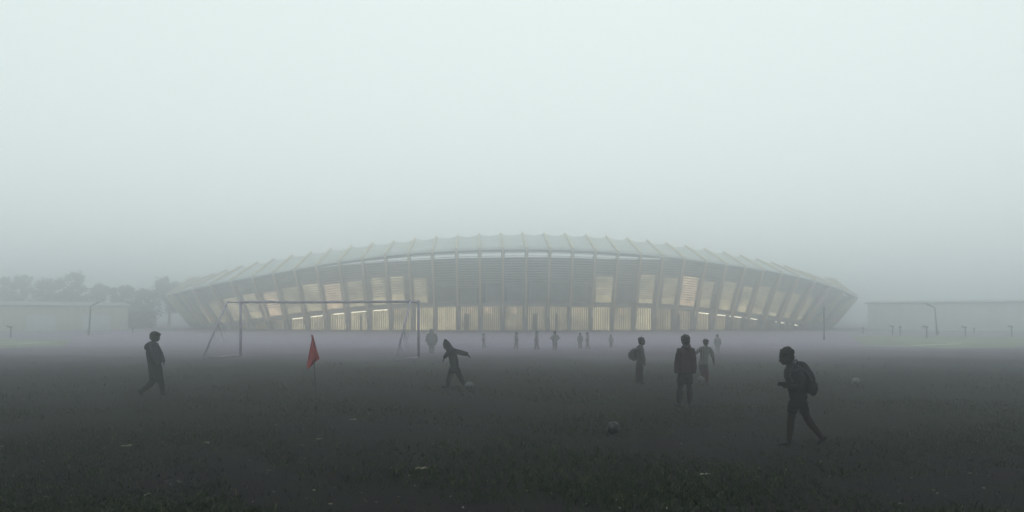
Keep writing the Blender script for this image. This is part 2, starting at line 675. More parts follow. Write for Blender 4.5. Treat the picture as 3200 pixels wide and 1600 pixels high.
# ground floor brightness per bay by picture x (centre of bay): 0 dark 1 dim 2 lit 3 bright
LIGHT_X = [(640, 0), (700, 0), (755, 1), (820, 1), (885, 2), (955, 3), (1025, 3), (1095, 3), (1165, 3), (1240, 2), (1315, 3), (1390, 3), (1462, 2), (1535, 1), (1609, 1),
           (1682, 1), (1755, 2), (1826, 2), (1897, 3), (1968, 2), (2038, 3), (2106, 2), (2173, 3), (2238, 3), (2300, 2), (2357, 2), (2414, 1), (2470, 2), (2521, 2), (2571, 0), (2640, 0)]
UP_X = [(560, 0), (600, 1), (640, 1), (690, 2), (755, 2), (821, 2), (886, 1), (954, 2), (1023, 2), (1095, 2), (1167, 2), (1240, 2), (1313, 1), (1388, 0), (1462, 0), (1535, 0), (1609, 0),
        (1682, 0), (1755, 0), (1826, 0), (1897, 2), (1968, 0), (2038, 2), (2106, 1), (2173, 2), (2238, 1), (2300, 2), (2357, 2), (2414, 2), (2470, 2), (2521, 1), (2571, 1), (2620, 0)]


def pick(tab, px):
    return min(tab, key=lambda e: abs(e[0] - px))[1]


for i in range(NN):
    a = inward(i)
    # rib along the roof, standing proud of the membrane
    bm = bmesh.new()
    up = Vector((0, 0, 1))
    mid_ = lerp(NL[i], NT[i], .5) + up * 0.10
    bar(bm, NL[i] + up * 0.05, mid_, 0.20, 0.30, hint=(0, 0, 1))
    bar(bm, mid_, NT[i] + up * 0.10 + (NT[i] - NL[i]).normalized() * 0.08, 0.20, 0.30, hint=(0, 0, 1), w2=.16, d2=.22)
    obj('roof_rib', bm, M_RIB, st)
    # raking column from the roof edge down to the ground ring
    bm = bmesh.new()
    top_, bot_ = NL[i] - up * 0.02, NB[i] + up * 0.0
    kn = lerp(top_, bot_, 0.80)
    bar(bm, top_, kn, 0.21, 0.42, hint=a, w2=.24, d2=.55)
    c_ = obj('column', bm, M_TIMBER, st)
    bm = bmesh.new()
    bar(bm, kn, bot_, 0.28, 0.50, hint=a)
    box(bm, bot_ + up * 0.15, 0.6, 0.6, 0.3, math.atan2(a.y, a.x))
    obj('column_foot', bm, M_PIER, c_)
    # bracket from column head to the wall
    bm = bmesh.new()
    zt = NL[i].z - GAP[i] - 0.15
    for s in (-.16, .16):
        sv = Vector((-a.y, a.x, 0)) * s
        bar(bm, NL[i] + sv + a * 0.7 - up * 0.10, wallpt(i, zt - .4, 1.25) + sv, 0.10, 0.14, hint=a)
    obj('roof_post', bm, M_STEEL, st)
    # pier on the ground floor and mullion post up the bowl
    bm = bmesh.new()
    p0, p1 = wallpt(i, 0.0, 0.75), wallpt(i, ZS[i], 0.75)
    p0.z, p1.z = 0, ZS[i] - .003
    p1 = Vector((p0.x, p0.y, p1.z))
    bar(bm, p0, p1, 0.52, 0.5, hint=a)
    obj('pier', bm, M_PIER, st)
    bm = bmesh.new()
    q0, q1 = wallpt(i, ZS[i] + .45, 0.83), wallpt(i, NL[i].z - GAP[i] + 0.02, 0.83)
    bar(bm, q0, q1, 0.40, 0.22, hint=a)
    obj('wall_post', bm, M_CLAD, st)

for i in range(NN - 1):
    a = (inward(i) + inward(i + 1)).normalized()
    px = CX + F * (NL[i].x + NL[i + 1].x) / (NL[i].y + NL[i + 1].y)
    up = Vector((0, 0, 1))
    # membrane panel sagging between the ribs
    bm = bmesh.new()
    nu, nv = 9, 5
    g = []
    for v in range(nv):
        fv = v / (nv - 1)
        for u in range(nu):
            fu = u / (nu - 1)
            p = lerp(lerp(NL[i], NL[i + 1], fu), lerp(NT[i], NT[i + 1], fu), fv)
            sag = (0.06 + 0.22 * fv) * 4 * fu * (1 - fu)
            g.append(bm.verts.new(p - up * sag * (0.55 if i < K or i >= NN - 1 - K else 1)))
    for v in range(nv - 1):
        for u in range(nu - 1):
            bm.faces.new((g[v * nu + u], g[v * nu + u + 1], g[(v + 1) * nu + u + 1], g[(v + 1) * nu + u]))
    o = obj('roof_membrane', bm, M_MEMB, st, smooth=True)
    md = o.modifiers.new('thick', 'SOLIDIFY')
    md.thickness = 0.04
    # rails across the open slot under the roof edge
    bm = bmesh.new()
    for f in (0.30, 0.75):
        z0, z1 = NL[i].z - GAP[i] * f - 0.1, NL[i + 1].z - GAP[i + 1] * f - 0.1
        bar(bm, wallpt(i, z0, 1.0), wallpt(i + 1, z1, 1.0), 0.07, 0.07, hint=(0, 0, 1))
    obj('slot_rail', bm, M_STEEL, st)
    # bowl wall of this bay
    zt0, zt1 = NL[i].z - GAP[i] - .05, NL[i + 1].z - GAP[i + 1] - .05
    zb0, zb1 = ZS[i] + 0.45, ZS[i + 1] + 0.45
    dark = 1380 < px < 1880
    bm = bmesh.new()
    slabq(bm, wallpt(i, zb0, 1.05), wallpt(i + 1, zb1, 1.05), wallpt(i + 1, zt1, 1.05), wallpt(i, zt0, 1.05), a * 0.25)
    wall = obj('bowl_wall', bm, M_CLADB if dark else M_CLAD, st)
    # its window, lower two thirds of the bay, inside the louvres
    lvl = pick(UP_X, px) if K <= i < NN - 1 - K else 0
    rnd = random.Random(i * 13 + 5)
    u0, u1 = (0.12, 0.88)
    if rnd.random() < .35: u1 = 0.68 + .16 * rnd.random()
    elif rnd.random() < .5: u0 = 0.18 + .14 * rnd.random()
    f0, f1 = 0.02, (0.66 if lvl else 0.45) + rnd.uniform(-.06, .04)

    def wp(u, f, off):
        zb, zt = lerp(zb0, zb1, u), lerp(zt0, zt1, u)
        return wallp(i, u, lerp(zb, zt, f), off)

    bm = bmesh.new()
    slabq(bm, wp(u0, f0, .99), wp(u1, f0, .99), wp(u1, f1, .99), wp(u0, f1, .99), a * 0.04)
    pm = M_GLASS_OFF if lvl == 0 else (M_LIT[0] if lvl == 1 else (M_LIT[1] if rnd.random() < .85 else M_AMBER))
    win = obj('window', bm, pm, st)
    bm = bmesh.new()
    for A_, B_ in (((u0, f0), (u1, f0)), ((u1, f0), (u1, f1)), ((u1, f1), (u0, f1)), ((u0, f1), (u0, f0))):
        bar(bm, wp(*A_, .95), wp(*B_, .95), 0.10, 0.10, hint=a)
    obj('window_frame', bm, M_LOUVRE, win)
    # louvres: horizontal slats on the upper bowl
    bm = bmesh.new()
    H = (zt0 + zt1 - zb0 - zb1) / 2
    flo = (0.10 if lvl else 0.30) + rnd.uniform(0, .16)
    npl = max(3, int(H * (0.97 - flo) / 0.27))
    for k in range(npl):
        f = flo + (0.97 - flo) * (k + .5) / npl
        bar(bm, wp(0.07, f, .76), wp(0.93, f, .76), 0.12, 0.05, hint=(a.x * .8, a.y * .8, 0.35))
    obj('louvre', bm, M_LOUVRE, st)
    # ground floor window wall with upright fins
    if ZS[i] > 0.45 and ZS[i + 1] > 0.45:
        lv = pick(LIGHT_X, CX + F * (NB[i].x + NB[i + 1].x) / (NB[i].y + NB[i + 1].y)) if K <= i < NN - 1 - K else 0
        A0, A1 = wallpt(i, 0.0, 0.95), wallpt(i + 1, 0.0, .95)
        A0.z = A1.z = 0.0

        def gp(u, z, off=0.0):
            p = lerp(A0, A1, u) - a * off
            p.z = z
            return p

        c0, c1 = 0.11, 0.89
        zc = lambda u: lerp(ZS[i], ZS[i + 1], u) - 0.01
        bm = bmesh.new()
        slabq(bm, gp(c0, .12), gp(c1, .12), gp(c1, zc(c1)), gp(c0, zc(c0)), a * 0.05)
        pm = [M_GLASS_OFF, M_LIT[0], M_LIT[1], M_LIT[2]][lv]
        win = obj('shopfront_window', bm, pm, st)
        bm = bmesh.new()
        nf = 9
        for k in range(nf + 1):
            u = lerp(c0, c1, k / nf)
            wdt = 0.075 * (1 + rnd.random() * .5)
            bar(bm, gp(u, .02, .10), gp(u, zc(u) - .004, .10), wdt, 0.14, hint=a)
        obj('mullion', bm, M_FIN, win)
        # some bays have a solid door leaf or an amber board behind the fins
        if lv and rnd.random() < .28:
            bm = bmesh.new()
            s0 = rnd.uniform(c0 + .03, c1 - .28)
            s1 = s0 + rnd.uniform(.12, .26)
            slabq(bm, gp(s0, .12, .02), gp(s1, .12, .02), gp(s1, min(2.2, zc(s1) * .8), .02), gp(s0, min(2.2, zc(s0) * .8), .02), a * 0.015)
            obj('door', bm, M_CLAD, win)
        if lv >= 1 and rnd.random() < .5:
            bm = bmesh.new()
            s0 = rnd.uniform(c0 + .02, c1 - .4)
            s1 = s0 + rnd.uniform(.2, .38)
            slabq(bm, gp(s0, zc(s0) * .70, .025), gp(s1, zc(s1) * .70, .025), gp(s1, zc(s1) * .96, .025), gp(s0, zc(s0) * .96, .025), a * 0.012)
            obj('amber_pane', bm, M_AMBER, win)
        if (lv == 3 and not 1200 < px < 2100) or (lv == 2 and px > 2200):
            bm = bmesh.new()
            w0_ = rnd.uniform(c0, c0 + .2)
            bar(bm, gp(w0_, zc(w0_) - .06, .24), gp(c1, zc(c1) - .06, .24), 0.09, 0.08, hint=(0, 0, 1))
            obj('light_strip', bm, M_STRIP, win)


def sweep(name, m, prof, parent):
    """prof(i) -> list of points of the cross-section at node i"""
    bm = bmesh.new()
    rings = [[bm.verts.new(p) for p in prof(i)] for i in range(NN)]
    n = len(rings[0])
    for r0, r1 in zip(rings, rings[1:]):
        for k in range(n):
            bm.faces.new((r0[k], r0[(k + 1) % n], r1[(k + 1) % n], r1[k]))
    bm.faces.new(rings[0])
    bm.faces.new(rings[-1][::-1])
    return obj(name, bm, m, parent)


UP = Vector((0, 0, 1))


def rect(c, a, d_, h):
    return [c - UP * h / 2, c + a * d_ - UP * h / 2, c + a * d_ + UP * h / 2, c + UP * h / 2]


sweep('edge_beam', M_STEEL, lambda i: rect(NL[i] - UP * 0.20 + inward(i) * 0.10, inward(i), 0.22, 0.24), st)
sweep('gutter', M_GUTTER, lambda i: rect(NL[i] - UP * 0.035 - inward(i) * 0.06, inward(i), 0.14, 0.09), st)
sweep('floor_slab', M_SLAB, lambda i: rect(wallpt(i, ZS[i] + .225, 0.45), inward(i), 1.6, 0.44), st)
sweep('plinth', M_PLINTH, lambda i: rect(Vector((NB[i].x, NB[i].y, 0.03)) - inward(i) * 0.8, inward(i), 3.2, 0.08), st)
sweep('back_wall', M_CLAD, lambda i: rect(Vector((*wallpt(i, 0, 2.6).xy, ZS[i] / 2 + .05)), inward(i), 0.2, ZS[i] + .05), st)
sweep('ridge_beam', M_STEEL, lambda i: rect(NT[i] - UP * 0.42 + inward(i) * 0.25, inward(i), 0.2, 0.22), st)

# ------------------------------------------------------------------ far sheds
M_SHED = mat('buff sheet cladding', (0.60, 0.55, 0.46), 0.8, 0.12, 0.5, stretch=(4, 1, .2))
M_SHED2 = mat('grey sheet cladding', (0.66, 0.68, 0.67), 0.8, 0.10, 0.5, stretch=(4, 1, .2))
M_ROOF = mat('grey sheet roof', (0.26, 0.26, 0.255), 0.7, 0.15, 0.5)
M_DARK = mat('dark opening', (0.05, 0.05, 0.055), 0.6, 0.2, 1)


def shed(name, A, B, depth, h, rise, mw, label, cat):
    """long low shed whose front wall runs from A to B"""
    A, B = Vector((*A, 0)), Vector((*B, 0))
    t = (B - A).normalized()
    n = Vector((-t.y, t.x, 0))
    if n.y < 0: n = -n
    r = empty(name, A)
    tag(r, label, cat)
    Ln = (B - A).length
    bm = bmesh.new()
    slabq(bm, A, B, B + UP * h, A + UP * h, n * depth)
    # upright seams standing proud of the sheet
    k = 0.0
    while k < Ln:
        p = A + t * k
        bar(bm, p - n * 0.02, p - n * 0.02 + UP * h, 0.06, 0.05, hint=n)
        k += 2.4
    wl = obj('wall', bm, mw, r)
    bm = bmesh.new()
    e = 0.35
    P = [A - t * e - n * e + UP * (h + .003), B + t * e - n * e + UP * (h + .003), B + t * e + n * (depth / 2) + UP * (h + rise), A - t * e + n * (depth / 2) + UP * (h + rise)]
    slabq(bm, *P, UP * 0.18)
    Q = [P[3], P[2], B + t * e + n * (depth + e) + UP * (h + .003), A - t * e + n * (depth + e) + UP * (h + .003)]
    slabq(bm, *[q + n * .002 for q in Q], UP * 0.18)
    obj('roof', bm, M_ROOF, r)
    for j in range(3):
        u = Ln * (0.2 + .28 * j)
        bm = bmesh.new()
        p = A + t * u - n * 0.06
        slabq(bm, p, p + t * 3.2, p + t * 3.2 + UP * h * .66, p + UP * h * .66, n * 0.05)
        obj('shutter_door', bm, M_SHED2, r)
    return r


a0 = at(-260, 936, 90)
b0 = at(400, 958, 104)
shed('long_shed', (a0.x, a0.y), (b0.x, b0.y), 7, 3.1, 0.5, M_SHED, 'long low buff shed in the fog behind the left street lamp', 'shed')
a1 = at(2712, 942, 104)
b1 = at(3420, 930, 90)
shed('flat_building', (a1.x, a1.y), (b1.x, b1.y), 10, 3.5, 0.3, M_SHED2, 'long low grey building in the fog behind the right street lamp', 'building')

# ------------------------------------------------------------------ trees
M_BARK = mat('bark', (0.09, 0.075, 0.06), 0.9, 0.3, 6, bump=.5)
M_LEAF = [mat('tree leaves %d' % k, c, 0.8, 0.35, 1.2) for k, c in enumerate([(0.08, 0.095, 0.07), (0.10, 0.11, 0.085)])]


def tree(px, D, top_py, half_px, label, name='broadleaf_tree', lobes=8, nleaf=2600, seed=1, low=0.12):
    rd = random.Random(seed)
    X = (px - CX) * D / F
    h = CAMH + (HZ - top_py) * D / F
    hw = half_px * D / F
    r = empty(name, (X, D, 0))
    tag(r, label, 'tree' if 'tree' in name else 'shrub', 'trees and shrubs in the fog by the stadium')
    bm = bmesh.new()
    tips = []
    if 'tree' in name:
        tube(bm, [(X, D, 0), (X + .1, D, h * .25), (X - .1, D + .1, h * .5), (X, D, h * .78)], [h * .032, h * .024, h * .017, h * .006], 9)
        for k in range(7):
            z = h * (0.22 + .09 * k)
            an = rd.random() * 6.28
            ln = hw * rd.uniform(.45, .8)
            e = Vector((X + math.cos(an) * ln, D + math.sin(an) * ln, z + ln * rd.uniform(.3, .7)))
            tube(bm, [(X, D, z), (X + math.cos(an) * ln * .5, D + math.sin(an) * ln * .5, z + ln * .2), e], [h * .012, h * .008, h * .003], 6)
    else:
        for k in range(6):
            an = rd.random() * 6.28
            tube(bm, [(X, D, 0), (X + math.cos(an) * hw * .5, D + math.sin(an) * hw * .5, h * .6)], [.05, .015], 6)
    obj('trunk' if 'tree' in name else 'stem', bm, M_BARK, r)
    # leaf clumps through the crown volume
    cl = []
    for k in range(lobes * 3):
        an = rd.random() * 6.28
        rr = hw * math.sqrt(rd.random()) * .72
        z = h * rd.uniform(low + .15, .84)
        taper = 1 - .45 * abs(z / h - .5)
        cl.append((Vector((X + math.cos(an) * rr * taper, D + math.sin(an) * rr * taper, z)), hw * rd.uniform(.12, .30)))
    for k in range(5):
        q_ = rd.uniform(-.5, .5)
        rr = hw * rd.uniform(.16, .26)
        cl.append((Vector((X + hw * q_, D + hw * rd.uniform(-.4, .4), h * (1 - .16 * abs(q_)) - rr * rd.uniform(1.0, 1.8))), rr))
    cl.append((Vector((X, D, h * .62)), hw * .55))
    cl.append((Vector((X, D, h * .45)), hw * .6))
    V, Fc, mi = [], [], []
    for k in range(int(nleaf * 1.5)):
        c, rad = cl[rd.randrange(len(cl))]
        v = Vector((rd.gauss(0, 1), rd.gauss(0, 1), rd.gauss(0, 1))).normalized() * rad * (rd.random() ** .45) * rd.choice((.8, .95, 1, 1.1, 1.3, 1.6))
        p = c + v * Vector((1, 1, .85)).x
        if p.z < h * low * .5 or p.z > h: continue
        s = rd.uniform(.10, .26)
        M_ = Matrix.Translation(p) @ Matrix.Rotation(rd.random() * 6.28, 4, 'Z') @ Matrix.Rotation(rd.uniform(-1.2, 1.2), 4, 'X')
        q = len(V)
        for a_ in ((-1, -.5, 0), (0, -.75, .2), (1, -.2, 0), (.7, .6, .15), (-.5, .7, -.1)):
            V.append(M_ @ (Vector(a_) * s))
        Fc.append((q, q + 1, q + 2, q + 3, q + 4))
        mi.append(rd.randrange(2))
    me = bpy.data.meshes.new('crown')
    me.from_pydata(V, [], Fc)
    me.polygons.foreach_set('material_index', mi)
    mesh_obj('crown', me, M_LEAF, r)


for args in [
    (20, 126, 866, 60, 'low ragged tree leftmost in the fog above the buff shed', 'broadleaf_tree', 9, 2600, 1),
    (72, 132, 853, 40, 'narrow tree with a small peak rising behind the leftmost trees', 'broadleaf_tree', 7, 2200, 2),
    (150, 127, 866, 60, 'rounded tree of middle height between the peaked and the tallest tree', 'broadleaf_tree', 9, 2600, 3),
    (224, 128, 840, 56, 'tallest of the foggy trees, broad crowned, above the left street lamp', 'broadleaf_tree', 10, 3200, 4),
    (300, 130, 880, 55, 'low broad tree just right of the tallest foggy tree', 'broadleaf_tree', 8, 2400, 5),
    (385, 126, 885, 62, 'low spreading tree midway between the tallest tree and the stadium', 'broadleaf_tree', 9, 2600, 6),
    (528, 132, 862, 62, 'dense tree standing half behind the left end of the stadium roof', 'broadleaf_tree', 10, 3000, 7),
    (455, 122, 900, 50, 'dark low tree between the spreading tree and the stadium end', 'broadleaf_tree', 8, 2200, 8, .04),
    (440, 114, 962, 62, 'dark shrub at the foot of the stadium, nearest its left end', 'shrub', 9, 1800, 9, .0),
    (350, 112, 968, 55, 'dark shrub beside the right end of the buff shed', 'shrub', 8, 1500, 10, .0),
]:
    tree(*args)

# ------------------------------------------------------------------ lamps, bollards, pole
M_LAMP = mat('dark galvanised steel', (0.075, 0.09, 0.09), 0.5, 0.15, 4)
M_LENS = mat('lamp lens', (0.45, 0.45, 0.42), 0.3, 0.05, 4)


def street_lamp(px, top_py, foot_px, foot_py, side, label):
    D = dist(foot_py)
    A = at(foot_px, foot_py, D)
    A.z = 0
    T = at(px, top_py, D)
    r = empty('street_lamp', A)
    tag(r, label, 'street lamp', 'street lamps at the field edge')
    bm = bmesh.new()
    tube(bm, [A, lerp(A, T, .5), T], [.085, .07, .055], 12)
    tube(bm, [A, A + UP * .35], [.13, .13], 12)
    obj('post', bm, M_LAMP, r)
    bm = bmesh.new()
    tip = T + Vector((side * .55, -.1, .26))
    tube(bm, [T - UP * .03, T + Vector((side * .12, -.02, .10)), lerp(T, tip, .6)], [.05, .045, .04], 10)
    obj('arm', bm, M_LAMP, r)
    bm = bmesh.new()
    s0 = lerp(T, tip, .35)
    s1 = T + Vector((side * 1.05, -.18, .45))
    bar(bm, s0, s1, .16, .11, hint=(0, 0, 1), w2=.30, d2=.07)
    bmesh.ops.bevel(bm, geom=bm.edges[:], offset=.02, segments=2, affect='EDGES')
    hd = obj('lamp_head', bm, M_LAMP, r)
    bm = bmesh.new()
    bar(bm, lerp(s0, s1, .3) - UP * .075, lerp(s0, s1, .92) - UP * .055, .12, .03, hint=(0, 0, 1))
    obj('lens', bm, M_LENS, hd)


street_lamp(284, 957, 277, 1047, 1, 'tall street lamp with head turned right, before the buff shed')
street_lamp(2921, 962, 2929, 1047, -1, 'tall street lamp with head turned left, before the grey building')


def bollard(px, top_py, foot_py, side, label, thick=.055):
    D = dist(foot_py)
    A = at(px, foot_py, D)
    A.z = 0
    h = (foot_py - top_py) * D / F
    r = empty('path_light', A)
    tag(r, label, 'path light', 'low path lights at the field edge')
    bm = bmesh.new()
    tube(bm, [A, A + UP * h], [thick, thick * .85], 10)
    obj('post', bm, M_LAMP, r)
    bm = bmesh.new()
    if side:
        bar(bm, A + UP * (h - .02) + Vector((-side * .08, 0, 0)), A + UP * (h + .06) + Vector((side * .34, 0, 0)), .22, .11, hint=(0, 0, 1))
    else:
        tube(bm, [A + UP * (h - .12), A + UP * (h + .04)], [.11, .11], 10)
    bmesh.ops.bevel(bm, geom=bm.edges[:], offset=.015, segments=2, affect='EDGES')
    obj('lamp_head', bm, M_LAMP, r)


bollard(34, 1022, 1056, -1, 'low path light at the far left in front of the buff shed')
bollard(415, 1026, 1043, 0, 'faint low path light between left street lamp and stadium')
bollard(2697, 1024, 1042, 0, 'faint low path light at the right end of the stadium')
bollard(2790, 1020, 1048, -1, 'low path light, left one of the pair in front of the grey building corner')
bollard(2813, 1020, 1047, 0, 'slim low path light, right one of the pair in front of the grey building corner')
bollard(2896, 1022, 1057, -1, 'low path light just left of the right street lamp')
bollard(3017, 1023, 1052, -1, 'low path light right of the right street lamp')
bollard(3044, 1025, 1042, 0, 'faint small path light further right of the right street lamp')
bollard(3162, 1021, 1052, -1, 'low path light farthest right along the field edge')

pp = at(2575, 1062, dist(1062))
pp.z = 0
r = empty('slim_pole', pp)
tag(r, 'slim dark pole standing before the right end of the stadium', 'pole')
bm = bmesh.new()
tube(bm, [pp, pp + UP * 2.55], [.055, .045], 10)
obj('post', bm, M_LAMP, r)
bm = bmesh.new()
tube(bm, [pp + UP * 2.5, pp + UP * 2.6], [.075, .06], 10)
tube(bm, [pp, pp + UP * .12], [.11, .09], 10)
obj('cap', bm, M_LAMP, r)

# ------------------------------------------------------------------ goal
M_GOAL = mat('scuffed goal tube', (0.27, 0.24, 0.32), 0.6, 0.35, 5)
M_NET = mat('grey goal net', (0.22, 0.22, 0.23), 0.9, 0.1, 4)
GZ = 2.62
gl = at(752, 1000, 37.2)
gr = at(1308, 1000, 35.6)
PL, PR = Vector((gl.x, gl.y, 0)), Vector((gr.x, gr.y, 0))
ax = (PR - PL).normalized()
out = Vector((ax.y, -ax.x, 0))
if out.y > 0: out = -out
gr_ = empty('football_goal', lerp(PL, PR, .5))
tag(gr_, 'full size football goal frame with slanting stays, faint in the fog', 'goal')
RT = 0.062
bm = bmesh.new()
tube(bm, [PL + UP * GZ, lerp(PL, PR, .5) + UP * (GZ - .015), PR + UP * GZ], RT, 14)
obj('crossbar', bm, M_GOAL, gr_, True)
for P in (PL, PR):
    bm = bmesh.new()
    tube(bm, [P, P + UP * (GZ + RT)], RT, 14)
    obj('goal_post', bm, M_GOAL, gr_, True)
    lat = -ax * (.10 if P is PL else .06)
    t1 = P + out * 1.0 + UP * (GZ - .02) + lat
    t2 = P + out * 2.6 + lat * 4
    bm = bmesh.new()
    tube(bm, [P + UP * (GZ - .02), t1], RT * .62, 10)
    tube(bm, [t1, lerp(t1, t2, .5) + UP * .03, t2], RT * .66, 10)
    obj('stay', bm, M_GOAL, gr_, True)
    bm = bmesh.new()
    tube(bm, [P + UP * .04, t2 + UP * .04], RT * .6, 10)
    obj('ground_bar', bm, M_GOAL, gr_, True)
    # remains of the net gathered along the stay
    bm = bmesh.new()
    rd = random.Random(3 if P is PL else 4)
    for k in range(16):
        f = rd.uniform(.30, .95)
        s = lerp(t1, t2, f)
        e = s + Vector((rd.uniform(-.10, .28), rd.uniform(-.1, .3), 0))
        e.z = max(.03, s.z - rd.uniform(.35, .9))
        m_ = lerp(s, e, .5) + Vector((rd.uniform(-.08, .08), 0, 0))
        tube(bm, [s, m_, e], .006, 5)
    for k in range(22):
        b0_ = t2 + Vector((rd.uniform(-.25, .45), rd.uniform(-.1, .5), .03))
        pts = [b0_ + Vector((rd.uniform(-.16, .16), rd.uniform(-.16, .16), rd.uniform(0, .16))) for q in range(4)]
        tube(bm, pts, .008, 5)
    obj('net', bm, M_NET, gr_)

# ------------------------------------------------------------------ corner flag
M_FLAG = mat('red flag cloth', (0.26, 0.012, 0.022), 0.8, 0.18, 7, bump=.15)
M_FLAGP = mat('dark flag pole', (0.03, 0.04, 0.04), 0.5, 0.1, 5)
DF = dist(1242)
base = at(988, 1242, DF)
base.z = 0
fr = empty('corner_flag', base)
tag(fr, 'red corner flag hanging limp from a thin leaning pole', 'flag')
top = at(973.5, 1045.5, DF)
bm = bmesh.new()
tube(bm, [base, lerp(base, top, .3) + Vector((.012, 0, 0)), lerp(base, top, .7) + Vector((.018, 0, 0)), top], [.016, .014, .012, .011], 10)
obj('pole', bm, M_FLAGP, fr, True)
# limp cloth: gathered at the top, spreading in soft folds below, lower edge slanting
bm = bmesh.new()
nv, nu = 26, 30
LY = [1047, 1062, 1095, 1130, 1150]
LX = [973.5, 974, 967, 960.5, 958.5]
RY = [1047, 1062, 1090, 1121]
RX = [979, 982.5, 990.5, 1000.3]
rows = []
for v in range(nv):
    f = v / (nv - 1)
    row = []
    for u in range(nu):
        g_ = u / (nu - 1)
        # lower border: from (958.5,1150) over the tip (968,1160) to (1000,1121)
        by = float(np.interp(g_, [0, .22, .55, .80, 1], [1150, 1160, 1146, 1133, 1121]))
        y = 1047 + (by - 1047) * f
        xl = float(np.interp(min(y, 1150), LY, LX))
        if y > 1150: xl = 958.5 + (y - 1150) * .95
        xr = float(np.interp(min(y, 1121), RY, RX))
        if y > 1121: xr = 1000.3 - (y - 1121) * .82
        x = xl + (xr - xl) * g_
        wv = (math.sin(g_ * 9.5 + 1.2 * f) * .030 + math.sin(g_ * 17 + 3) * .010) * (0.35 + .8 * f)
        p = at(x, y, DF)
        p.y += wv - .015
        row.append(bm.verts.new(p))
    rows.append(row)
for v in range(nv - 1):
    for u in range(nu - 1):
        bm.faces.new((rows[v][u], rows[v][u + 1], rows[v + 1][u + 1], rows[v + 1][u]))
o = obj('flag_cloth', bm, M_FLAG, fr, True)
md = o.modifiers.new('thick', 'SOLIDIFY')
md.thickness = .004

# ------------------------------------------------------------------ footballs
M_BALLW = mat('scuffed white ball leather', (0.085, 0.085, 0.09), 0.45, 0.25, 18, spec=.15)
M_BALLD = mat('dark ball panel', (0.045, 0.045, 0.055), 0.3, 0.2, 18)
M_BALLG = mat('grubby grey ball leather', (0.020, 0.019, 0.021), 0.5, 0.35, 14, spec=.12)


def ball(px, foot_py, label, lightm, rot, R0=0.11, sink=0.0):
    D = dist(foot_py)
    P = at(px, foot_py, D)
    bm = bmesh.new()
    bmesh.ops.create_icosphere(bm, subdivisions=1, radius=1)
    orig = len(bm.verts)
    bmesh.ops.bevel(bm, geom=bm.verts[:], offset=0.3505, offset_type='OFFSET', segments=1, affect='VERTICES', clamp_overlap=False)
    for f in bm.faces:
        f.material_index = 1 if len(f.verts) == 5 else 0
    res = bmesh.ops.inset_individual(bm, faces=bm.faces[:], thickness=0.035, depth=0.0)
    seam = set(res['faces'])
    for f in bm.faces:
        f.smooth = True
    inner = [f for f in bm.faces if f not in seam]
    bmesh.ops.triangulate(bm, faces=bm.faces[:])
    bmesh.ops.subdivide_edges(bm, edges=bm.edges[:], cuts=3, use_grid_fill=True)
    for v in bm.verts:
        v.co = v.co.normalized() * R0
    rt = Matrix.Rotation(rot[0], 4, 'X') @ Matrix.Rotation(rot[1], 4, 'Y') @ Matrix.Rotation(rot[2], 4, 'Z')
    bmesh.ops.transform(bm, matrix=rt, verts=bm.verts[:])
    o = obj('football', bm, [lightm, M_BALLD], None, True)
    o.location = (P.x, P.y, R0 - sink)
    tag(o, label, 'ball', 'footballs on the field')


ball(1917, 1357, 'nearest grubby football lying alone on the dark grass', M_BALLG, (.3, .5, .2), sink=.008)
ball(1467, 1219, 'football at the right foot of the hooded kicker', M_BALLW, (.8, .1, .4))
ball(2190, 1199, 'football at the feet of the child in the striped shirt', M_BALLW, (.2, .9, 1.4))
ball(2675, 1204, 'pale football lying alone right of the boy with the big backpack', M_BALLW, (1.2, .4, .1))

# ------------------------------------------------------------------ people
M_SKIN = mat('skin', (0.019, 0.0135, 0.0135), 0.8, 0.1, 12, spec=.06)
M_EYE = mat('eye', (0.02, 0.015, 0.015), 0.2, 0.1, 5)
M_LIP = mat('lips', (0.08, 0.04, 0.035), 0.5, 0.1, 12)
M_HAIR = mat('dark hair', (0.011, 0.009, 0.009), 0.85, 0.3, 60, bump=.4, spec=.08)


def cloth(name, col, var=.2):
    return mat(name, col, 0.9, var, 5, bump=.25, spec=.04)


C_BLACK = cloth('black cloth', (0.014, 0.014, 0.019))
C_NAVY = cloth('dark navy cloth', (0.017, 0.018, 0.026))
C_PLUM = cloth('dark plum cloth', (0.028, 0.018, 0.025))
C_WINE = cloth('dark red cloth', (0.055, 0.018, 0.024))
C_GREY = cloth('mid grey cloth', (0.05, 0.05, 0.058))
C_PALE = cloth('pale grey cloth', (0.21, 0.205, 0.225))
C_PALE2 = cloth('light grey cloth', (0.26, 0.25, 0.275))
C_SHOE = mat('dark shoe', (0.012, 0.012, 0.015), 0.8, 0.2, 10, spec=.06)
C_SHOEP = mat('greyish shoe', (0.035, 0.035, 0.045), 0.7, 0.2, 10, spec=.1)
C_SHOEL = mat('light worn shoe', (0.16, 0.16, 0.17), 0.5, 0.2, 10)


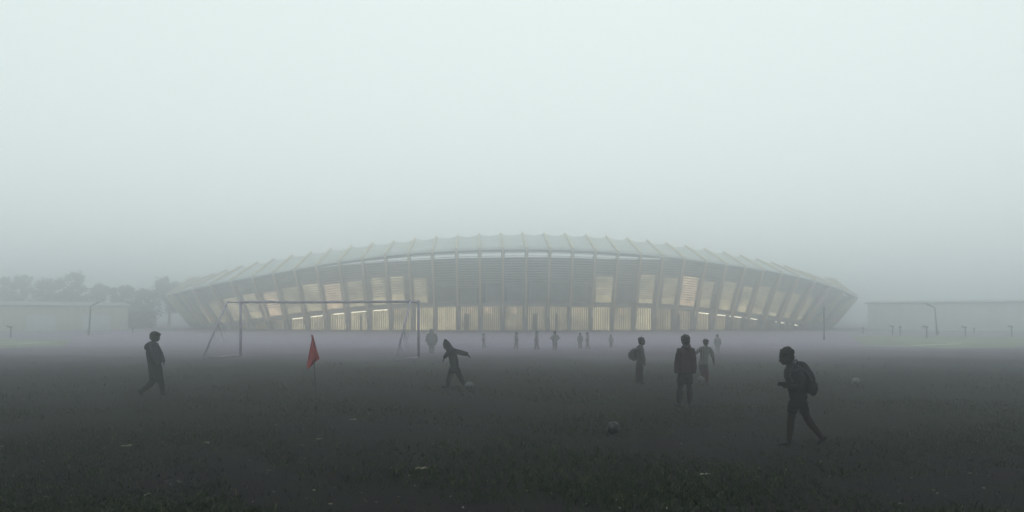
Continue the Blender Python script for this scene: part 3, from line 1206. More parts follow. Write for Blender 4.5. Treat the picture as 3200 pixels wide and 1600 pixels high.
def stripe_mat():
    m, N, L, B = new_mat('striped jersey')
    tc = N.new('ShaderNodeTexCoord')
    sx = N.new('ShaderNodeSeparateXYZ')
    L.new(tc.outputs['Object'], sx.inputs[0])
    mm = N.new('ShaderNodeMath')
    mm.operation = 'MULTIPLY'
    mm.inputs[1].default_value = 16.0
    L.new(sx.outputs['X'], mm.inputs[0])
    fr_ = N.new('ShaderNodeMath')
    fr_.operation = 'FRACT'
    L.new(mm.outputs[0], fr_.inputs[0])
    gt = N.new('ShaderNodeMath')
    gt.operation = 'GREATER_THAN'
    gt.inputs[1].default_value = .5
    L.new(fr_.outputs[0], gt.inputs[0])
    mx = N.new('ShaderNodeMix')
    mx.data_type = 'RGBA'
    mx.inputs['A'].default_value = (0.03, 0.028, 0.036, 1)
    mx.inputs['B'].default_value = (0.12, 0.12, 0.125, 1)
    L.new(gt.outputs[0], mx.inputs['Factor'])
    L.new(mx.outputs['Result'], B.inputs['Base Color'])
    B.inputs['Roughness'].default_value = .9
    return m


C_STRIPE = stripe_mat()


class Fig:
    """collects closed overlapping lofts, joined into one skin by a voxel remesh"""

    def __init__(s, D):
        s.D = D
        s.k = D / F
        s.bm = bmesh.new()

    def P(s, px, py, dy=0.0):
        return at(px, py, s.D) + Vector((0, dy, 0))

    def loft(s, rings, n=20):
        """rings: (px, py, dy, ru, rv) radii in photo pixels; ru in the picture plane, rv in depth"""
        pts = [s.P(*r[:3]) for r in rings]
        vr = []
        for i, r in enumerate(rings):
            t = (pts[min(i + 1, len(pts) - 1)] - pts[max(i - 1, 0)]).normalized()
            v = Vector((0, 1, 0)) - t * t.y
            if v.length < .2: v = Vector((1, 0, 0)) - t * t.x
            v.normalize()
            u = t.cross(v)
            ru = r[3] * s.k
            rv = (r[4] if len(r) > 4 else r[3]) * s.k
            vr.append([s.bm.verts.new(pts[i] + u * ru * math.cos(2 * PI * q / n) + v * rv * math.sin(2 * PI * q / n)) for q in range(n)])
        for a, b in zip(vr, vr[1:]):
            for q in range(n):
                s.bm.faces.new((a[q], a[(q + 1) % n], b[(q + 1) % n], b[q]))
        for ring, p, r, d_ in ((vr[0], pts[0], rings[0], pts[0] - pts[1]), (vr[-1], pts[-1], rings[-1], pts[-1] - pts[-2])):
            dome = d_.normalized() * min(r[3], r[4] if len(r) > 4 else r[3]) * s.k * .45
            mid_ = [s.bm.verts.new(p + (v.co - p) * .72 + dome * .72) for v in ring]
            tip = s.bm.verts.new(p + dome)
            for q in range(n):
                s.bm.faces.new((ring[q], ring[(q + 1) % n], mid_[(q + 1) % n], mid_[q]))
                s.bm.faces.new((mid_[q], mid_[(q + 1) % n], tip))

    def ellipsoid(s, c, ax3, rad):
        """c world, ax3 three unit axes, rad three radii in metres"""
        M_ = Matrix((ax3[0] * rad[0], ax3[1] * rad[1], ax3[2] * rad[2])).transposed().to_4x4()
        bmesh.ops.create_uvsphere(s.bm, u_segments=18, v_segments=12, radius=1, matrix=Matrix.Translation(c) @ M_)

    def capsule(s, pts, rad):
        n = 8
        tube(s.bm, pts, rad, n)

    def build(s, name, mats, parent, voxel=.008, smooth=3, folds=0.0, fs=9.0):
        bmesh.ops.recalc_face_normals(s.bm, faces=s.bm.faces[:])
        me = bpy.data.meshes.new(name)
        s.bm.to_mesh(me)
        s.bm.free()
        o = bpy.data.objects.new(name, me)
        COL.objects.link(o)
        md = o.modifiers.new('r', 'REMESH')
        md.mode = 'VOXEL'
        md.voxel_size = voxel
        sm = o.modifiers.new('s', 'SMOOTH')
        sm.iterations = smooth
        sm.factor = .5
        dg = bpy.context.evaluated_depsgraph_get()
        me2 = bpy.data.meshes.new_from_object(o.evaluated_get(dg))
        bpy.data.objects.remove(o)
        bpy.data.meshes.remove(me)
        me2.name = name
        if folds:
            n = len(me2.vertices)
            co_ = np.empty(n * 3, np.float32)
            me2.vertices.foreach_get('co', co_)
            no_ = np.empty(n * 3, np.float32)
            me2.vertices.foreach_get('normal', no_)
            c = co_.reshape(-1, 3)
            k = folds * (np.sin(c[:, 0] * fs * 3.1 + 2 * np.sin(c[:, 2] * fs)) * .5 + np.sin(c[:, 2] * fs * 4 + c[:, 0] * fs * 2 + 1.5 * np.sin(c[:, 1] * fs * 2)) * .5 + .35 * np.sin((c[:, 2] + c[:, 1]) * fs * 7.3))
            c += no_.reshape(-1, 3) * (k[:, None] + .006)
            me2.vertices.foreach_set('co', c.reshape(-1))
            me2.update()
        me2.polygons.foreach_set('use_smooth', [True] * len(me2.polygons))
        me2.materials.clear()
        return mesh_obj(name, me2, mats, parent)


def frame(yaw, pitch, roll=0):
    """head axes: facing f, left side s, up u. yaw 0 faces +X (right), 90 faces away, -90 faces the camera"""
    M_ = Matrix.Rotation(R(yaw), 3, 'Z') @ Matrix.Rotation(R(pitch), 3, 'Y') @ Matrix.Rotation(R(roll), 3, 'X')
    return M_ @ Vector((1, 0, 0)), M_ @ Vector((0, 1, 0)), M_ @ Vector((0, 0, 1))


def head(fig, px, py, dy, size, yaw, pitch, roll=0):
    """size 1.0 is a head 0.21 m tall"""
    c = fig.P(px, py, dy)
    f, s_, u = frame(yaw, pitch, roll)
    k = size
    E = lambda a, b, c_, ra, rb, rc: fig.ellipsoid(c + (f * a + s_ * b + u * c_) * k, (f, s_, u), (ra * k, rb * k, rc * k))
    E(-.012, 0, .022, .093, .073, .085)
    E(.025, 0, -.035, .060, .058, .070)
    E(.045, 0, -.080, .030, .032, .024)
    E(.072, 0, .012, .018, .045, .014)          # brow
    E(.088, 0, -.030, .016, .010, .020)         # nose
    E(.094, 0, -.040, .012, .014, .009)
    E(.076, 0, -.066, .012, .022, .010)         # mouth
    for q in (-1, 1):
        E(.068, q * .028, -.010, .012, .013, .009)  # eyelids
        E(.055, q * .042, -.035, .022, .018, .022)  # cheeks
        E(-.008, q * .076, -.020, .018, .008, .030)  # ears
    return c, (f, s_, u), k


def hair(D, c, axs, k, parent, m, style='short'):
    fg = Fig(D)
    f, s_, u = axs
    E = lambda a, b, c_, ra, rb, rc: fg.ellipsoid(c + (f * a + s_ * b + u * c_) * k, (f, s_, u), (ra * k, rb * k, rc * k))
    if style == 'short':
        E(-.026, 0, .042, .096, .084, .083)
        E(-.055, 0, -.010, .062, .080, .075)
        E(.010, 0, .072, .052, .066, .038)
    elif style == 'bob':
        E(-.022, 0, .035, .118, .104, .098)
        E(-.050, 0, -.010, .088, .100, .085)
        E(.050, 0, .060, .055, .085, .050)
    elif style == 'flat':
        E(-.026, 0, .046, .098, .084, .084)
        E(-.060, 0, -.012, .058, .078, .078)
        E(-.045, 0, .105, .055, .070, .032)
        E(-.040, 0, -.050, .052, .074, .060)
        E(.010, 0, .072, .052, .066, .038)
    elif style == 'full':
        E(-.020, 0, .030, .105, .095, .098)
        E(-.045, 0, -.022, .070, .088, .085)
    rd = random.Random(int(c.x * 100))
    for q in range(30):      # locks
        v = Vector((rd.gauss(-.25, .7), rd.gauss(0, .8), abs(rd.gauss(.45, .6)))).normalized()
        p = Vector((-.024, 0, .036)) + Vector((v.x * .098, v.y * .086, v.z * .086))
        E(p.x, p.y, p.z, rd.uniform(.012, .022), rd.uniform(.012, .022), rd.uniform(.010, .02))
    return fg.build('hair', m, parent, .006, 2)


def hand(fig, w, d_, n_, k=1.0, curl=.5, thumb=1):
    """w wrist point, d_ pointing direction, n_ back-of-hand normal; five fingers"""
    d_ = Vector(d_).normalized()
    n_ = Vector(n_)
    n_ = (n_ - d_ * n_.dot(d_)).normalized()
    s_ = d_.cross(n_)
    ax_ = (d_, s_, n_)
    pl = .036 * k
    fig.capsule([w - d_ * .03, w + d_ * .012 * k, w + d_ * .03 * k], [.019 * k, .019 * k, .021 * k])
    fig.ellipsoid(w + d_ * .038 * k, ax_, (.042 * k, .032 * k, .015 * k))
    for q, (o_, ln) in enumerate(((-.024, .046), (-.008, .056), (.008, .060), (.023, .052))):
        b = w + d_ * .066 * k + s_ * o_ * k
        cur = curl * (1 + .08 * q)
        a1 = cur * .7
        p1 = b + (d_ * math.cos(a1) - n_ * math.sin(a1)) * ln * .45 * k
        a2 = a1 + cur * 1.1
        p2 = p1 + (d_ * math.cos(a2) - n_ * math.sin(a2)) * ln * .33 * k
        a3 = a2 + cur * .8
        p3 = p2 + (d_ * math.cos(a3) - n_ * math.sin(a3)) * ln * .26 * k
        fig.capsule([b - d_ * .02 * k, b, p1, p2, p3], [.0085 * k, .0085 * k, .0078 * k, .0070 * k, .0058 * k])
    b = w + d_ * .018 * k + s_ * thumb * .024 * k
    p1 = b + (d_ * .75 + s_ * thumb * .65 - n_ * .25 * (1 + curl)).normalized() * .028 * k
    p2 = p1 + (d_ * .9 + s_ * thumb * .15 - n_ * .45 * curl).normalized() * .026 * k
    fig.capsule([w + d_ * .005 * k, b, p1, p2], [.010 * k, .0105 * k, .009 * k, .007 * k])


def paint_face(o, hd):
    """eyes and lips as their own materials on the body's skin"""
    c, (f, s_, u), k = hd
    me = o.data
    off = Vector(o.parent.location)
    eyes = [c + (f * .080 + s_ * q * .028 + u * -.010) * k - off + Vector(o.parent.location) for q in (-1, 1)]
    lip = c + (f * .088 + u * -.066) * k
    for p in me.polygons:
        w_ = p.center
        if (w_ - c).length > .14: continue
        if min((w_ - e).length for e in eyes) < .009 * k: p.material_index = 1
        elif abs((w_ - lip).dot(u)) < .006 * k and abs((w_ - lip).dot(s_)) < .02 * k and (w_ - lip).dot(f) > -.012: p.material_index = 2


def person(px, foot_py, label):
    D = dist(foot_py)
    A = at(px, foot_py, D)
    r = empty('person', (A.x, A.y, 0))
    tag(r, label, 'child', 'children playing on the field')
    return r, D


SK = [M_SKIN, M_EYE, M_LIP]


def shoes(D, parent, sets, m, z0=None):
    for st_ in sets:
        fg = Fig(D)
        fg.loft(st_, 16)
        fg.build('shoe', m, parent, .007, 2)


# --- A: boy in a long hooded coat walking right
r, D = person(487, 1236.5, 'boy with bobbed hair in a long hooded coat walking right, trailing foot raised')
fg = Fig(D)
hd = head(fig=fg, px=486.5, py=1053, dy=0, size=1.06, yaw=8, pitch=6)
fg.loft([(480, 1074, 0, 7, 8), (481, 1064, 0, 6.2, 6.5), (484, 1057, 0, 6, 6.5)])
fg.loft([(479, 1072, 0, 10, 14), (478, 1086, 0, 13.5, 17), (479, 1110, 0, 13.5, 15), (483, 1140, 0, 13.5, 16), (486, 1160, 0, 13.5, 17)])
for sgn, dy in ((1, .07), (-1, -.07)):
    if sgn > 0: fg.loft([(489, 1158, dy, 10), (495, 1180, dy, 9), (499, 1196, dy, 6.5), (502, 1212, dy, 6.2), (504, 1230, dy, 4)])
    else: fg.loft([(484, 1158, dy, 10), (485, 1178, dy, 8.5), (478, 1194, dy, 6.8), (466, 1206, dy, 6.2), (447, 1219, dy, 4)])
fg.loft([(478, 1080, -.15, 6), (486, 1110, -.20, 5), (502, 1132, -.13, 3.6)])
fg.loft([(478, 1080, .15, 6), (489, 1108, .20, 5), (503, 1129, .13, 3.6)])
hand(fg, fg.P(503, 1134, -.12), (.55, .15, -.8), (.6, -.7, .3), .92, .7, 1)
hand(fg, fg.P(503, 1131, .12), (.55, -.15, -.8), (.6, .7, .3), .92, .7, -1)
b = fg.build('body', SK, r, .0065, 3)
paint_face(b, hd)
hair(D, *hd, r, M_HAIR, 'bob')
fg = Fig(D)
fg.loft([(480, 1070, 0, 9, 11), (478, 1076, 0, 14.5, 19), (475.5, 1090, 0, 16.5, 22), (477.5, 1112, 0, 17.5, 21), (483, 1138, 0, 18.5, 21), (486.5, 1160, 0, 18.7, 22), (489, 1184, 0, 18.5, 21)])
fg.loft([(478, 1080, -.14, 9), (482, 1096, -.17, 8.6), (487, 1111, -.20, 8), (495, 1121, -.17, 7.4), (502.5, 1132.5, -.12, 6.4)])
fg.loft([(478, 1080, .14, 9), (489, 1108, .20, 8), (503, 1130, .12, 6.2)])
fg.loft([(473, 1073, 0, 7, 14), (464, 1080, 0, 9, 15), (458.5, 1088, 0, 7, 12), (456, 1092, 0, 3, 7)])    # hood down the back
fg.loft([(487, 1074, 0, 5, 11), (491, 1082, 0, 4, 8)])
fg.build('coat', C_NAVY, r, .009, 3, .004)
fg = Fig(D)
fg.loft([(489, 1170, .07, 12.5), (495, 1185, .07, 11), (499.5, 1198, .07, 8.4), (502.5, 1212, .07, 7.6), (504, 1228, .07, 6.6)])
fg.loft([(485, 1170, -.07, 12.5), (485.5, 1184, -.07, 10), (476, 1197, -.07, 8.6), (464, 1208, -.07, 7.6), (450, 1218, -.07, 6.6)])
fg.build('trousers', C_BLACK, r, .008, 3, .003)
shoes(D, r, [[(500, 1230.5, .07, 5, 5), (505, 1231.5, .07, 5, 5.5), (512, 1233.6, .07, 3, 4.8), (515, 1234.4, .07, 2, 4)],
             [(439, 1218, -.07, 4, 5), (442, 1223, -.07, 5.5, 5.5), (446, 1230, -.07, 4.5, 5), (448.5, 1235, -.07, 2.5, 4)]], C_SHOE)

# --- B: hooded kicker
r, D = person(1415, 1210.5, 'child in a pointed hood and dark tunic, one arm flung right, kicking a ball')
fg = Fig(D)
hd = head(fig=fg, px=1395, py=1077, dy=0, size=.92, yaw=175, pitch=26)
fg.loft([(1409, 1094, 0, 7, 7), (1404, 1088, 0, 5.6, 6), (1399, 1081, 0, 5.5, 6)])
fg.loft([(1409, 1092, 0, 9, 13), (1412, 1104, 0, 11, 13), (1416, 1122, 0, 10, 11), (1419, 1140, 0, 10, 12), (1420, 1154, 0, 11, 12)])
fg.loft([(1414, 1095, -.08, 6), (1430, 1098.5, -.13, 5), (1441, 1101, -.15, 4.6), (1461, 1106, -.17, 3)])
fg.loft([(1405, 1096, .12, 6), (1394, 1109, .16, 4.4), (1387, 1120, .13, 3)])
hand(fg, fg.P(1462, 1107, -.17), (.72, .1, -.72), (.6, -.35, .5), 1.0, .15, 1)
hand(fg, fg.P(1386.5, 1121, .13), (-.4, 0, -.9), (-.8, .2, .3), .95, .2, -1)
fg.loft([(1413, 1150, .06, 8.5), (1406, 1170, .06, 6.2), (1402, 1185, .06, 5.6), (1399, 1204, .06, 3.6)])
fg.loft([(1427, 1150, -.06, 8.5), (1437, 1172, -.08, 6.0), (1444, 1186, -.09, 5.4), (1450, 1202, -.10, 3.4)])
b = fg.build('body', SK, r, .0065, 3)
paint_face(b, hd)
fg = Fig(D)
fg.loft([(1390.3, 1059, 0, .8, .8), (1391.5, 1064, 0, 5.2, 5), (1394.5, 1072, 0, 10.2, 10), (1397, 1080, 0, 12.3, 12), (1403, 1088, 0, 11, 13), (1409, 1094, 0, 11, 14)])
fg.build('hood', C_NAVY, r, .008, 3, .002)
fg = Fig(D)
fg.loft([(1406, 1089, 0, 9, 14), (1410, 1096, 0, 14, 17.5), (1413.5, 1106, 0, 13.5, 15.5), (1416, 1118, 0, 13.2, 14), (1418.5, 1128, 0, 13.6, 14), (1419.5, 1140, 0, 12.6, 14), (1420.5, 1151, 0, 13.6, 15), (1421, 1161, 0, 14.3, 16)])
fg.loft([(1412, 1096, -.08, 9), (1426, 1098, -.12, 8.2), (1440, 1100.5, -.15, 7.2), (1452, 1103.5, -.16, 6.3), (1461, 1105.5, -.17, 5.4)])
fg.loft([(1406, 1095, .11, 8.2), (1399, 1104, .14, 7), (1392.5, 1111, .16, 5.8), (1388, 1117.5, .14, 4.8)])
fg.build('tunic', C_NAVY, r, .008, 3, .004)
fg = Fig(D)
fg.loft([(1413, 1152, .06, 10), (1408, 1165, .06, 8.4), (1404.5, 1176, .06, 7.2), (1401, 1190, .06, 6.8), (1399, 1203, .06, 5.6)])
fg.loft([(1427, 1152, -.06, 10), (1434, 1166, -.07, 8.2), (1439, 1177, -.08, 7), (1445, 1189, -.09, 6.4), (1449.5, 1199, -.10, 5.4)])
fg.build('trousers', C_BLACK, r, .008, 3, .003)
shoes(D, r, [[(1400, 1206, .06, 4.4, 5), (1393, 1207, .06, 4.2, 4.8), (1384, 1208, .06, 3.2, 4.5), (1377.5, 1208.7, .06, 2, 3.5)],
             [(1448, 1202.5, -.10, 4.2, 4.5), (1451, 1205, -.10, 4.4, 4.6), (1455.5, 1208, -.10, 2.8, 4)]], C_SHOEP)

# --- C: child with round rucksack looking right
r, D = person(2000, 1200, 'child with a round rucksack standing still, head turned right')
fg = Fig(D)
hd = head(fig=fg, px=2006.5, py=1067, dy=0, size=1.02, yaw=18, pitch=2)
fg.loft([(2001, 1086, 0, 6.5, 7.5), (2003, 1079, 0, 5, 5.5), (2005, 1073, 0, 5, 5.5)])
fg.loft([(2001, 1086, 0, 8.5, 12), (2000.5, 1100, 0, 9, 12), (2001, 1118, 0, 8.5, 10.5), (1999.5, 1138, 0, 9.5, 11)])
fg.loft([(1999, 1090, -.15, 5.4), (2004, 1111, -.18, 4.6), (2010, 1129, -.15, 3.2)])
fg.loft([(2000, 1090, .15, 5.4), (2006, 1110, .18, 4.6), (2011, 1127, .14, 3.2)])
hand(fg, fg.P(2010.5, 1131, -.15), (.25, 0, -1), (.3, -1, 0), .85, .45, 1)
hand(fg, fg.P(2011.5, 1129, .14), (.25, 0, -1), (.3, 1, 0), .85, .45, -1)
fg.loft([(2001, 1138, -.07, 7.5), (2001, 1164, -.08, 5.5), (2003, 1194, -.08, 3.6)])
fg.loft([(1997, 1138, .07, 7.5), (1994, 1164, .08, 5.5), (1991.5, 1195, .08, 3.6)])
b = fg.build('body', SK, r, .0065, 3)
paint_face(b, hd)
hair(D, *hd, r, M_HAIR, 'short')
fg = Fig(D)
fg.loft([(2002, 1080, 0, 6.5, 8), (2000.5, 1086, 0, 10.5, 14.5), (2000.5, 1098, 0, 11.2, 15), (2001.5, 1114, 0, 10.8, 13.5), (2000, 1130, 0, 10.8, 13), (1999.5, 1137, 0, 11, 13.5)])
fg.loft([(1999, 1089, -.14, 7), (2002.5, 1100, -.17, 6.6), (2005, 1111, -.18, 6.2), (2010, 1127.5, -.15, 5.2)])
fg.loft([(2000, 1089, .14, 7), (2006, 1110, .18, 6.2), (2011, 1125.5, .14, 5.2)])
fg.build('jacket', C_GREY, r, .008, 3, .003)
fg = Fig(D)
fg.loft([(1999.5, 1131, 0, 9.8, 12), (1999.5, 1142, 0, 10, 12.5), (1999, 1149, 0, 9.5, 12)])
fg.loft([(2001, 1144, -.07, 8.6), (2001, 1166, -.08, 7.2), (2003, 1191, -.08, 6.2)])
fg.loft([(1997, 1144, .07, 8.6), (1995, 1166, .08, 7.2), (1992, 1192, .08, 6.2)])
fg.build('trousers', C_PLUM, r, .008, 3, .003)
shoes(D, r, [[(2001, 1195, -.09, 4, 4.6), (2006, 1196, -.09, 4, 4.6), (2012, 1197.6, -.09, 2.4, 4)], [(1990, 1195.5, .08, 4, 4.6), (1995, 1196.5, .08, 4, 4.6), (2000.5, 1198, .08, 2.4, 4)]], C_SHOEP)

# --- D: boy from behind, standing
r, D = person(2142, 1271, 'boy standing with his back turned, in jacket and shorts, beside the striped child')
fg = Fig(D)
hd = head(fig=fg, px=2141, py=1064, dy=0, size=1.05, yaw=100, pitch=2)
fg.loft([(2143, 1092, 0, 9, 9), (2142, 1082, 0, 7.4, 8), (2141.5, 1074, 0, 7.2, 8)])
fg.loft([(2143, 1090, 0, 17, 11), (2143, 1102, 0, 20, 13), (2142.5, 1125, 0, 18, 12.5), (2142, 1150, 0, 18, 13), (2142, 1168, 0, 18.5, 14)])
fg.loft([(2125, 1094, 0, 7.5), (2117, 1126, .0, 6), (2114, 1155, -.04, 4.2)])
fg.loft([(2161, 1094, 0, 7.5), (2167, 1124, .0, 6), (2167.5, 1154, -.04, 4.2)])
hand(fg, fg.P(2113.5, 1156, -.04), (.1, .1, -1), (-1, 0, 0), .92, .9, 1)
hand(fg, fg.P(2167, 1155, -.04), (-.1, .1, -1), (1, 0, 0), .92, .9, -1)
fg.loft([(2132, 1168, 0, 12), (2129, 1192, 0, 10), (2125, 1213, .01, 7.2), (2124, 1224, -.01, 7.8), (2123, 1236, -.015, 7.4), (2121.8, 1254, 0, 4.8), (2121.5, 1264, 0, 4.6)])
fg.loft([(2152, 1168, 0, 12), (2152, 1192, 0, 10), (2154, 1213, .01, 7.2), (2155, 1224, -.01, 7.8), (2155.3, 1236, -.015, 7.4), (2155.3, 1254, 0, 4.8), (2155.5, 1264, 0, 4.6)])
b = fg.build('body', SK, r, .0065, 3)
paint_face(b, hd)
hair(D, *hd, r, M_HAIR, 'full')
fg = Fig(D)
fg.loft([(2142, 1083, 0, 9, 10), (2143, 1088, 0, 19, 13), (2143, 1096, 0, 23, 15), (2143, 1112, 0, 23.5, 16), (2142.5, 1132, 0, 23.5, 16), (2142, 1152, 0, 24.5, 17), (2142, 1165, 0, 25.5, 17)])
fg.loft([(2125, 1093, 0, 9), (2120.5, 1110, 0, 9), (2117, 1127, 0, 8.6), (2114.5, 1146, -.03, 8.2), (2113.8, 1162, -.05, 7.8)])
fg.loft([(2161, 1093, 0, 9), (2165, 1110, 0, 9), (2167, 1125, 0, 8.6), (2167, 1146, -.03, 8.2), (2165.5, 1162, -.05, 7.8)])
fg.loft([(2132, 1084, -.03, 4.5, 6), (2142, 1086.5, -.07, 6, 6), (2150, 1084, -.04, 5.5, 6), (2154.5, 1079.5, 0, 3.5, 5)])    # collar
fg.build('jacket', C_PLUM, r, .009, 3, .005)
fg = Fig(D)
fg.loft([(2142, 1160, 0, 20.5, 15), (2142, 1172, 0, 21.5, 16), (2141.5, 1181, 0, 21.5, 16)])
fg.loft([(2131, 1174, 0, 12, 14), (2129.2, 1186, 0, 12.6, 14), (2128.4, 1196, 0, 12.6, 13.5)])
fg.loft([(2152, 1174, 0, 12, 14), (2152, 1186, 0, 12.4, 14), (2152, 1196, 0, 12.4, 13.5)])
fg.build('shorts', C_NAVY, r, .008, 2, .004)
for q in (((2124, 1222, -.005, 9), (2123, 1236, -.012, 8.8), (2121.8, 1257, 0, 6.4)), ((2155, 1222, -.005, 9), (2155.3, 1236, -.012, 8.8), (2155.4, 1257, 0, 6.4))):
    fg = Fig(D)
    fg.loft(list(q))
    fg.build('sock', C_PLUM, r, .007, 2, .001)
shoes(D, r, [[(2122.5, 1264, -.07, 6.4, 5), (2120.5, 1264.5, 0, 6.6, 6), (2116, 1266.5, .10, 5.6, 4), (2112, 1268, .15, 4, 2.5)],
             [(2155, 1264, -.07, 6.4, 5), (2157, 1264.5, 0, 6.6, 6), (2161.5, 1266.5, .10, 5.6, 4), (2165.5, 1268, .15, 4, 2.5)]], C_SHOEP)

# --- E: child in striped jersey
r, D = person(2203, 1195, 'small child in a striped shirt, arms spread, dribbling a ball')
fg = Fig(D)
hd = head(fig=fg, px=2205.7, py=1071.5, dy=0, size=.93, yaw=-100, pitch=6)
fg.loft([(2205, 1088, 0, 6.5, 6.5), (2205.5, 1081, 0, 5, 5.4), (2205.7, 1076, 0, 5, 5.4)])
fg.loft([(2204.5, 1087, 0, 12, 8.5), (2203.5, 1096, 0, 13, 9), (2201, 1112, 0, 11, 8.5), (2199, 1128, 0, 11, 9), (2198, 1142, 0, 12, 9.5)])
fg.loft([(2192, 1089, 0, 5.4), (2182, 1096, -.04, 4.4), (2171, 1104, -.08, 3)])
fg.loft([(2217, 1090, 0, 5.4), (2225.5, 1104, 0, 4.4), (2228.5, 1118, -.02, 3.8), (2230, 1133, -.03, 3)])
hand(fg, fg.P(2169.8, 1105, -.08), (-.8, -.1, -.6), (-.4, -.5, .7), .82, .3, 1)
hand(fg, fg.P(2230.2, 1135, -.03), (.12, 0, -1), (1, 0, .1), .82, .4, 1)
fg.loft([(2193, 1142, 0, 7), (2194.5, 1158, -.01, 6), (2197, 1168, 0, 4.8), (2199, 1177, .01, 4.8), (2203, 1191, .03, 3.2)])
fg.loft([(2204, 1142, 0, 7), (2206.5, 1158, -.02, 6), (2208, 1168, -.02, 4.8), (2208.5, 1177, 0, 4.8), (2208.5, 1191, 0, 3.2)])
b = fg.build('body', SK, r, .0065, 3)
paint_face(b, hd)
hair(D, *hd, r, M_HAIR, 'short')
fg = Fig(D)
fg.loft([(2205.2, 1082, 0, 7, 7.5), (2205, 1086.5, 0, 13.5, 10), (2203.5, 1095, 0, 15, 11), (2201, 1110, 0, 13.2, 10.5), (2199, 1126, 0, 13, 10.5), (2198, 1138, 0, 14, 11.5)])
fg.loft([(2193, 1088.5, 0, 7), (2185, 1093.5, -.03, 6.2), (2178, 1098.5, -.05, 5.4), (2172.5, 1102.5, -.07, 4.4)])
fg.loft([(2216, 1089.5, 0, 7), (2221.5, 1097, 0, 6.4), (2225.5, 1106, 0, 5.6), (2227.5, 1115, -.015, 4.8)])
o = fg.build('jersey', C_STRIPE, r, .008, 3, .003)
fg = Fig(D)
fg.loft([(2198, 1133, 0, 12.6, 10.5), (2198.2, 1144, 0, 13.6, 11.5), (2198.5, 1151, 0, 14, 11.5)])
fg.build('shorts', C_NAVY, r, .008, 2, .003)
fg = Fig(D)
fg.loft([(2193.5, 1146, 0, 7.6), (2195, 1158, -.01, 6.9), (2197, 1168, 0, 6.1), (2199.5, 1178, .01, 5.9), (2203, 1189, .03, 4.6)])
fg.loft([(2204.5, 1146, 0, 7.6), (2206.5, 1158, -.02, 6.9), (2208, 1168, -.02, 6.1), (2208.6, 1178, 0, 5.9), (2208.6, 1189, 0, 4.6)])
fg.build('leggings', C_WINE, r, .008, 2, .002)
shoes(D, r, [[(2204, 1191, .06, 3.6, 4), (2202, 1192, .0, 3.8, 4), (2199, 1193, -.08, 2.8, 2.5)], [(2208.5, 1191, .05, 3.6, 4), (2209, 1192, -.02, 3.8, 4), (2210, 1193, -.09, 2.8, 2.5)]], C_SHOEP)

# --- F: big boy with backpack, walking left, looking down
r, D = person(2490, 1393, 'nearest boy, head bowed, striding left in shorts with fists raised')
DFB = D
fg = Fig(D)
hd = head(fig=fg, px=2455, py=1115, dy=0, size=1.10, yaw=176, pitch=14)
fg.loft([(2474, 1148, 0, 13, 14), (2468.5, 1138, 0, 11, 11.5), (2463, 1127, 0, 10.5, 11)])
fg.loft([(2476, 1148, 0, 16, 22), (2481, 1168, 0, 22, 26), (2487, 1198, 0, 20, 23), (2493, 1230, 0, 19, 23), (2495, 1252, 0, 20, 24)])
fg.loft([(2483, 1160, -.15, 11), (2490, 1184, -.19, 9.5), (2491, 1205, -.20, 8), (2468, 1208, -.17, 7), (2456, 1206, -.14, 5.4)])
fg.loft([(2476, 1160, .15, 11), (2480, 1184, .19, 9.5), (2482, 1203, .20, 8), (2462, 1206, .15, 7), (2453, 1203.5, .10, 5.4)])
hand(fg, fg.P(2455, 1206, -.14), (-1, .1, .12), (-.1, -1, .25), 1.0, 1.75, 1)
hand(fg, fg.P(2452, 1203, .10), (-1, -.1, .12), (-.1, 1, .25), 1.0, 1.75, -1)
fg.loft([(2484, 1258, .06, 16.0), (2480, 1288, .06, 12.8), (2475.5, 1314, .055, 10.8), (2474.5, 1330, .06, 11.0), (2473.5, 1344, .06, 10.8), (2470, 1366, .055, 7.8), (2469, 1384, .05, 7.2)])
fg.loft([(2504, 1258, -.06, 16.0), (2509, 1284, -.06, 12.8), (2519, 1306, -.06, 11.2), (2528, 1320, -.06, 11.4), (2539, 1335, -.06, 10.5), (2555, 1354, -.06, 7.8), (2563, 1364, -.06, 7.2)])
b = fg.build('body', SK, r, .006, 3)
paint_face(b, hd)
hair(D, *hd, r, M_HAIR, 'flat')
fg = Fig(D)
fg.loft([(2469, 1139, 0, 12, 14), (2474, 1147, 0, 19, 25), (2478, 1158, 0, 25, 30), (2480, 1172, 0, 28.5, 31), (2485, 1188, 0, 27.5, 29), (2488.5, 1206, 0, 26, 27), (2493, 1226, 0, 26, 27), (2496, 1244, 0, 25, 28)])
fg.loft([(2482, 1158, -.14, 14), (2488, 1176, -.18, 13), (2491, 1192, -.20, 12), (2490, 1203, -.20, 11), (2478, 1208, -.185, 10), (2464, 1208, -.16, 8.8), (2454, 1206.5, -.145, 7.6)])
fg.loft([(2476, 1158, .14, 14), (2480, 1182, .19, 12), (2481, 1202, .20, 11), (2466, 1206, .16, 9.5), (2456, 1204, .11, 7.6)])
fg.build('jacket', C_BLACK, r, .009, 3, .005)
fg = Fig(D)
fg.loft([(2495, 1240, 0, 23, 26), (2495.5, 1254, 0, 24.5, 28), (2495, 1268, 0, 24.5, 28)])
fg.loft([(2484, 1262, .05, 14.5, 16), (2481.5, 1276, .06, 14.3, 16), (2479.5, 1288, .06, 13.6, 15)])
fg.loft([(2504, 1262, -.05, 14.5, 16), (2507, 1276, -.06, 14, 16), (2510, 1288, -.06, 13.2, 15)])
fg.build('shorts', C_BLACK, r, .009, 2, .005)
